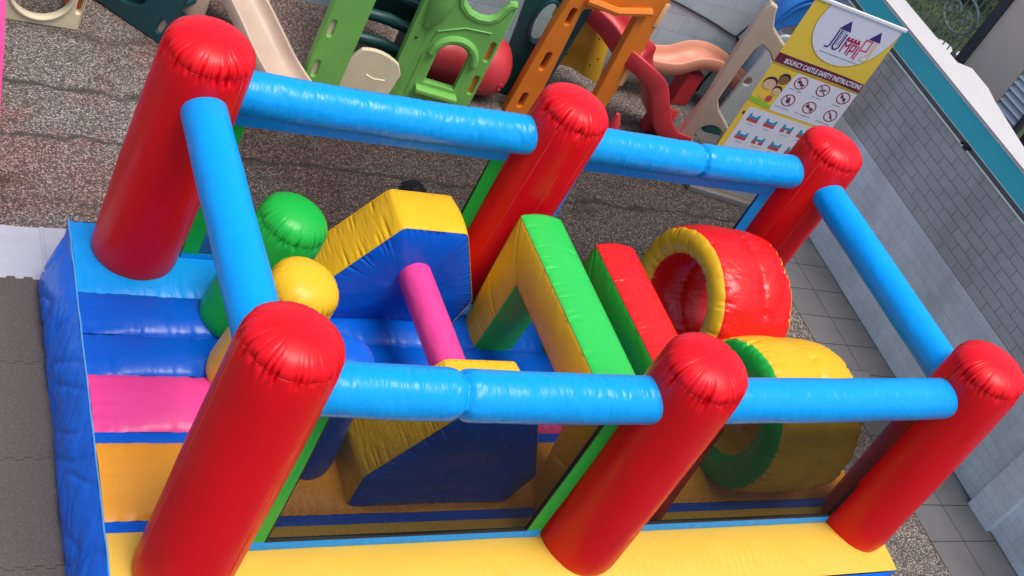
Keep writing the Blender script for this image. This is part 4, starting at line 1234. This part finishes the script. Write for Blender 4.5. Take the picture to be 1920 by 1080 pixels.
mb = MB(); mb.box((-0.14, -0.16, 0), (0.14, 0.16, 0.05)); mb.build('foot', P_BLACK, bw_, bevel=0.01)

# ------------------------------------------------------------------ roll-up banner
def pm(name, col, r_=0.45): return mat(name, col, r_)
B_YEL, B_WHT, B_MAR, B_NAVY = pm('print_yellow', (0.72, 0.50, 0.05)), pm('print_white', (0.62, 0.63, 0.70)), pm('print_maroon', (0.13, 0.008, 0.035)), pm('print_navy', (0.035, 0.02, 0.16))
B_CRIM, B_PINK, B_ORG, B_GREY = pm('print_crimson', (0.40, 0.012, 0.08)), pm('print_pink', (0.62, 0.05, 0.16)), pm('print_orange', (0.80, 0.42, 0.08)), pm('print_grey', (0.30, 0.30, 0.36))
B_GRN, B_RING, B_DK, B_SKY, B_REDP, B_SKIN, B_BRN, B_GOLD = pm('print_green', (0.28, 0.48, 0.03)), pm('print_ring_red', (0.36, 0.03, 0.07)), pm('print_black', (0.03, 0.012, 0.03)), pm('print_sky', (0.015, 0.25, 0.45)), pm('print_red', (0.45, 0.06, 0.06)), pm('print_skin', (0.62, 0.40, 0.26)), pm('print_brown_skin', (0.22, 0.10, 0.05)), pm('print_gold', (0.42, 0.30, 0.04))
BW = 1.14
bn = empty('rollup_banner', (6.83, 5.02, G), math.radians(-14), 'tall yellow and white roll-up banner with safety instructions and small castle pictures', 'banner')
mb = MB(); mb.box((0, -0.001, 0.06), (BW, 0.002, 2.70)); bc = mb.build('banner_cloth', B_YEL, bn, smooth=False)
mb = MB(); mb.box((-0.02, -0.012, 2.69), (BW+0.03, 0.016, 2.73)); mb.build('top_rail', mat('white_rail', (0.75, 0.75, 0.75), .35), bn, bevel=0.006)
mb = MB(); mb.box((-0.03, -0.07, 0.0), (BW+0.03, 0.07, 0.08)); mb.build('base', mat('silver_base', (0.5, 0.52, 0.52), .35, metal=.6), bn, bevel=0.015)
mb = MB(); mb.tube([(BW/2, 0.05, 0.05), (BW/2, 0.03, 2.69)], 0.012, 8); mb.build('support_pole', mat('pole_metal', (0.5, 0.5, 0.5), .3, metal=.9), bn)
LY = [0.0]
def flat(polys, m_, name='print', layer=1):
    mb = MB(); y = -0.001 - 0.0012*layer
    for pl in polys:
        n_ = len(pl); mb.add([(a, y, z) for a, z in pl] + [(a, y+0.001, z) for a, z in pl], [tuple(range(n_)), tuple(range(2*n_-1, n_-1, -1))] + [(k, (k+1) % n_, (k+1) % n_+n_, k+n_) for k in range(n_)])
    return mb.build(name, m_, bn, smooth=False)
def tube2(pl, w_):
    """ribbon polyline as list of quads"""
    out = []
    for i in range(len(pl)-1):
        a, b = Vector(pl[i]), Vector(pl[i+1]); t = (b-a).normalized(); n_ = Vector((-t.y, t.x))*w_/2; a = a - t*w_*.3; b = b + t*w_*.3
        out.append([tuple(a-n_), tuple(b-n_), tuple(b+n_), tuple(a+n_)])
    return out
def put_text(txt, size, u, z, m_, layer, rot=0.0, align='CENTER', bold=0.0, sx=1.0):
    me = text_mesh(txt, size, align, bold, sx, 0.0003); me.materials.clear(); me.materials.append(m_)
    o = bpy.data.objects.new('lettering', me); COL.objects.link(o); o.parent = bn
    o.matrix_local = Matrix.Translation((u, -0.001 - 0.0012*layer, z)) @ Matrix.Rotation(-rot, 4, 'Y')
    return o
# big white dome shape at the top
dome = [(0.20, 2.688), (0.175, 2.5), (0.20, 2.35), (0.28, 2.21), (0.42, 2.10), (0.60, 2.06), (0.78, 2.09), (0.95, 2.20), (1.07, 2.38), (1.135, 2.6), (1.138, 2.688)]
dm = [(p_.x, p_.y) for p_ in catmull([(a, b, 0) for a, b in dome], 5)]
flat([dm], B_WHT, layer=1)
flat(tube2([(a-0.004, b-0.006) for a, b in dm], 0.008), B_GOLD, layer=2)
# logo
st = 0.017
U0 = 0.435
flat(tube2([(U0+0.03, 2.46), (U0+0.03, 2.26), (U0+0.015, 2.235), (U0-0.02, 2.235)], st) + tube2([(U0+0.062, 2.46), (U0+0.062, 2.27), (U0+0.085, 2.235), (U0+0.12, 2.235), (U0+0.14, 2.27), (U0+0.14, 2.44)], st)
     + tube2([(U0+0.085, 2.46), (U0+0.085, 2.29)], 0.008) + tube2([(U0+0.115, 2.46), (U0+0.115, 2.29)], 0.008), B_NAVY, 'logo_letter', 3)
flat([[(U0+0.01, 2.475), (U0+0.16, 2.475), (U0+0.095, 2.60)]], B_NAVY, 'logo_tower', 3)
flat([[(U0+0.40, 2.475), (U0+0.55, 2.475), (U0+0.485, 2.60)]], B_NAVY, 'logo_tower', 3)
flat(tube2([(U0+0.18, 2.235), (U0+0.18, 2.36), (U0+0.215, 2.31), (U0+0.25, 2.36), (U0+0.25, 2.235)], st) + tube2([(U0+0.28, 2.22), (U0+0.28, 2.355), (U0+0.325, 2.355), (U0+0.325, 2.28), (U0+0.28, 2.28)], st) + tube2([(U0+0.355, 2.21), (U0+0.355, 2.36)], st), B_CRIM, 'logo_letter', 3)
flat([[(U0+0.17+0.045*k, 2.385), (U0+0.17+0.045*k+0.03, 2.385), (U0+0.17+0.045*k+0.03, 2.425), (U0+0.17+0.045*k, 2.425)] for k in range(4)] + [[(U0+0.165, 2.375), (U0+0.345, 2.375), (U0+0.345, 2.395), (U0+0.165, 2.395)]], B_CRIM, 'logo_battlement', 4)
flat(tube2([(U0+0.385, 2.20), (U0+0.385, 2.46), (U0+0.465, 2.46), (U0+0.465, 2.33), (U0+0.40, 2.33)], st), B_PINK, 'logo_letter', 3)
flat(tube2([(U0+0.53, 2.46), (U0+0.53, 2.22), (U0+0.45, 2.22), (U0+0.45, 2.26)], 0.011) + tube2([(U0+0.505, 2.46), (U0+0.505, 2.30), (U0+0.47, 2.28)], 0.010), B_ORG, 'logo_letter', 3)
flat(tube2([(0.40, 2.168), (0.50, 2.168)], 0.010) + tube2([(0.52, 2.166), (0.66, 2.166)], 0.010) + tube2([(0.68, 2.165), (0.90, 2.165)], 0.010), B_GREY, 'small_print', 3)
# maroon ribbon with title
rib_b = [(0.0, 1.87), (0.25, 1.865), (0.6, 1.868), (0.9, 1.862), (BW, 1.85)]
rib_t = [(BW, 1.965), (0.9, 1.98), (0.6, 1.985), (0.25, 1.985), (0.0, 1.99)]
flat([rib_b + rib_t], B_MAR, 'title_band', 2)
put_text('BOUNCY CASTLE SAFETY INSTRUCTIONS', 0.082, 0.62, 1.892, B_WHT, 3, 0.0, bold=0.0022, sx=0.66)
flat([[(0.0, 1.845), (BW, 1.83), (BW, 1.85), (0.0, 1.868)]], B_GOLD, 'gold_line', 2)
# white rules box
flat([[(0.29, 1.30), (BW, 1.30), (BW, 1.825), (0.34, 1.825), (0.31, 1.6)]], B_WHT, 'rules_box', 2)
ringu = [(0.45, 1.73), (0.74, 1.735), (1.02, 1.73), (0.44, 1.485), (0.725, 1.485), (1.02, 1.475)]
rp_ = random.Random(12)
for i, (u, z) in enumerate(ringu):
    R_ = 0.075
    flat(tube2(ell(u, z, R_, R_, 20) + [(u+R_, z)], 0.013), B_RING, 'rule_icon', 3)
    flat(tube2([(u-0.052, z+0.052), (u+0.052, z-0.052)], 0.011), B_RING, 'rule_icon', 5)
    blobs = {0: [(-.02, .01, .03, .018), (.02, -.015, .03, .015)], 1: [(-.02, -.01, .025, .008), (.02, .01, .022, .010)], 2: [(-.025, .015, .018, .02), (.02, -.015, .02, .02), (0, 0, .03, .008)],
             3: [(0, -.005, .024, .028), (0, .03, .012, .012)], 4: [(-.03, .012, .024, .018), (.03, -.012, .024, .018), (0, 0, .03, .006)], 5: [(.01, -.012, .014, .02), (-.01, .02, .010, .012)]}[i]
    flat([ell(u+a, z+b, c_, d_, 10) for a, b, c_, d_ in blobs], B_DK, 'rule_pictogram', 4)
for (a, b, z) in ((.36, .43, 1.630), (.47, .52, 1.625), (.66, .70, 1.63), (.72, .78, 1.625), (.95, .99, 1.62), (1.0, 1.05, 1.62), (.34, .40, 1.375), (.42, .52, 1.37), (.60, .66, 1.375), (.68, .80, 1.37), (.90, .98, 1.365), (1.0, 1.08, 1.36)):
    flat(tube2([(a, z), (b, z)], 0.012), B_GREY, 'small_print', 3)
# children's faces (plain)
for (u, z, r_, sk) in ((0.245, 1.70, 0.062, B_BRN), (0.12, 1.60, 0.075, B_SKIN), (0.245, 1.545, 0.050, B_SKIN)):
    flat([ell(u, z+0.018, r_*1.12, r_*1.05, 16)], B_DK, 'printed_hair', 3); flat([ell(u, z-0.005, r_, r_*0.9, 16)], sk, 'printed_face', 4)
flat([ell(0.215, 1.43, 0.04, 0.045, 8)], B_REDP, 'printed_shirt', 4); flat([ell(0.13, 1.43, 0.05, 0.03, 10)], B_ORG, 'printed_shirt', 3)
flat([[(0.0, 1.335), (0.30, 1.30), (0.30, 1.345), (0.2, 1.375), (0.0, 1.40)]], B_GRN, 'printed_grass', 2)
# castle chart
flat([rrect(0.07, 0.10, BW-0.03, 1.262, 0.03)], B_WHT, 'chart_box', 2)
def castle(u, z, k):
    w_, h_ = 0.068, 0.05
    flat([[(u-w_, z-0.005), (u+w_, z-0.005), (u+w_, z+h_), (u+w_*.8, z+h_*1.25), (u+w_*.6, z+h_), (u+w_*.5, z+h_*.5), (u-w_*.5, z+h_*.5), (u-w_*.6, z+h_), (u-w_*.8, z+h_*1.3), (u-w_, z+h_)]], B_SKY, 'castle_picture', 3)
    if k % 3 == 2:
        flat([[(u-w_*1.1, z-0.05), (u-w_*.3, z-0.05), (u-w_*.3, z-.005), (u-w_*1.1, z-.005)], [(u+w_*.2, z-0.045), (u+w_*1.0, z-0.045), (u+w_*1.0, z-.005), (u+w_*.2, z-.005)]], B_REDP, 'castle_picture', 3)
    else:
        flat([[(u-w_*1.1, z-0.05), (u+w_*1.0, z-0.05), (u+w_*1.0, z-0.005), (u-w_*1.1, z-.005)]], B_REDP, 'castle_picture', 3)
    flat(tube2([(u-0.04, z-0.085), (u+0.04, z-0.085)], 0.009), B_GREY, 'small_print', 3)
kk = 0
for row in range(4):
    for col in range(4):
        castle(0.20 + col*0.225 - row*0.012*0, 1.135 - row*0.255, kk); kk += 1
flat([rrect(0.035, 1.15, 0.06, 1.19, 0.004)], B_DK, 'small_print', 3)
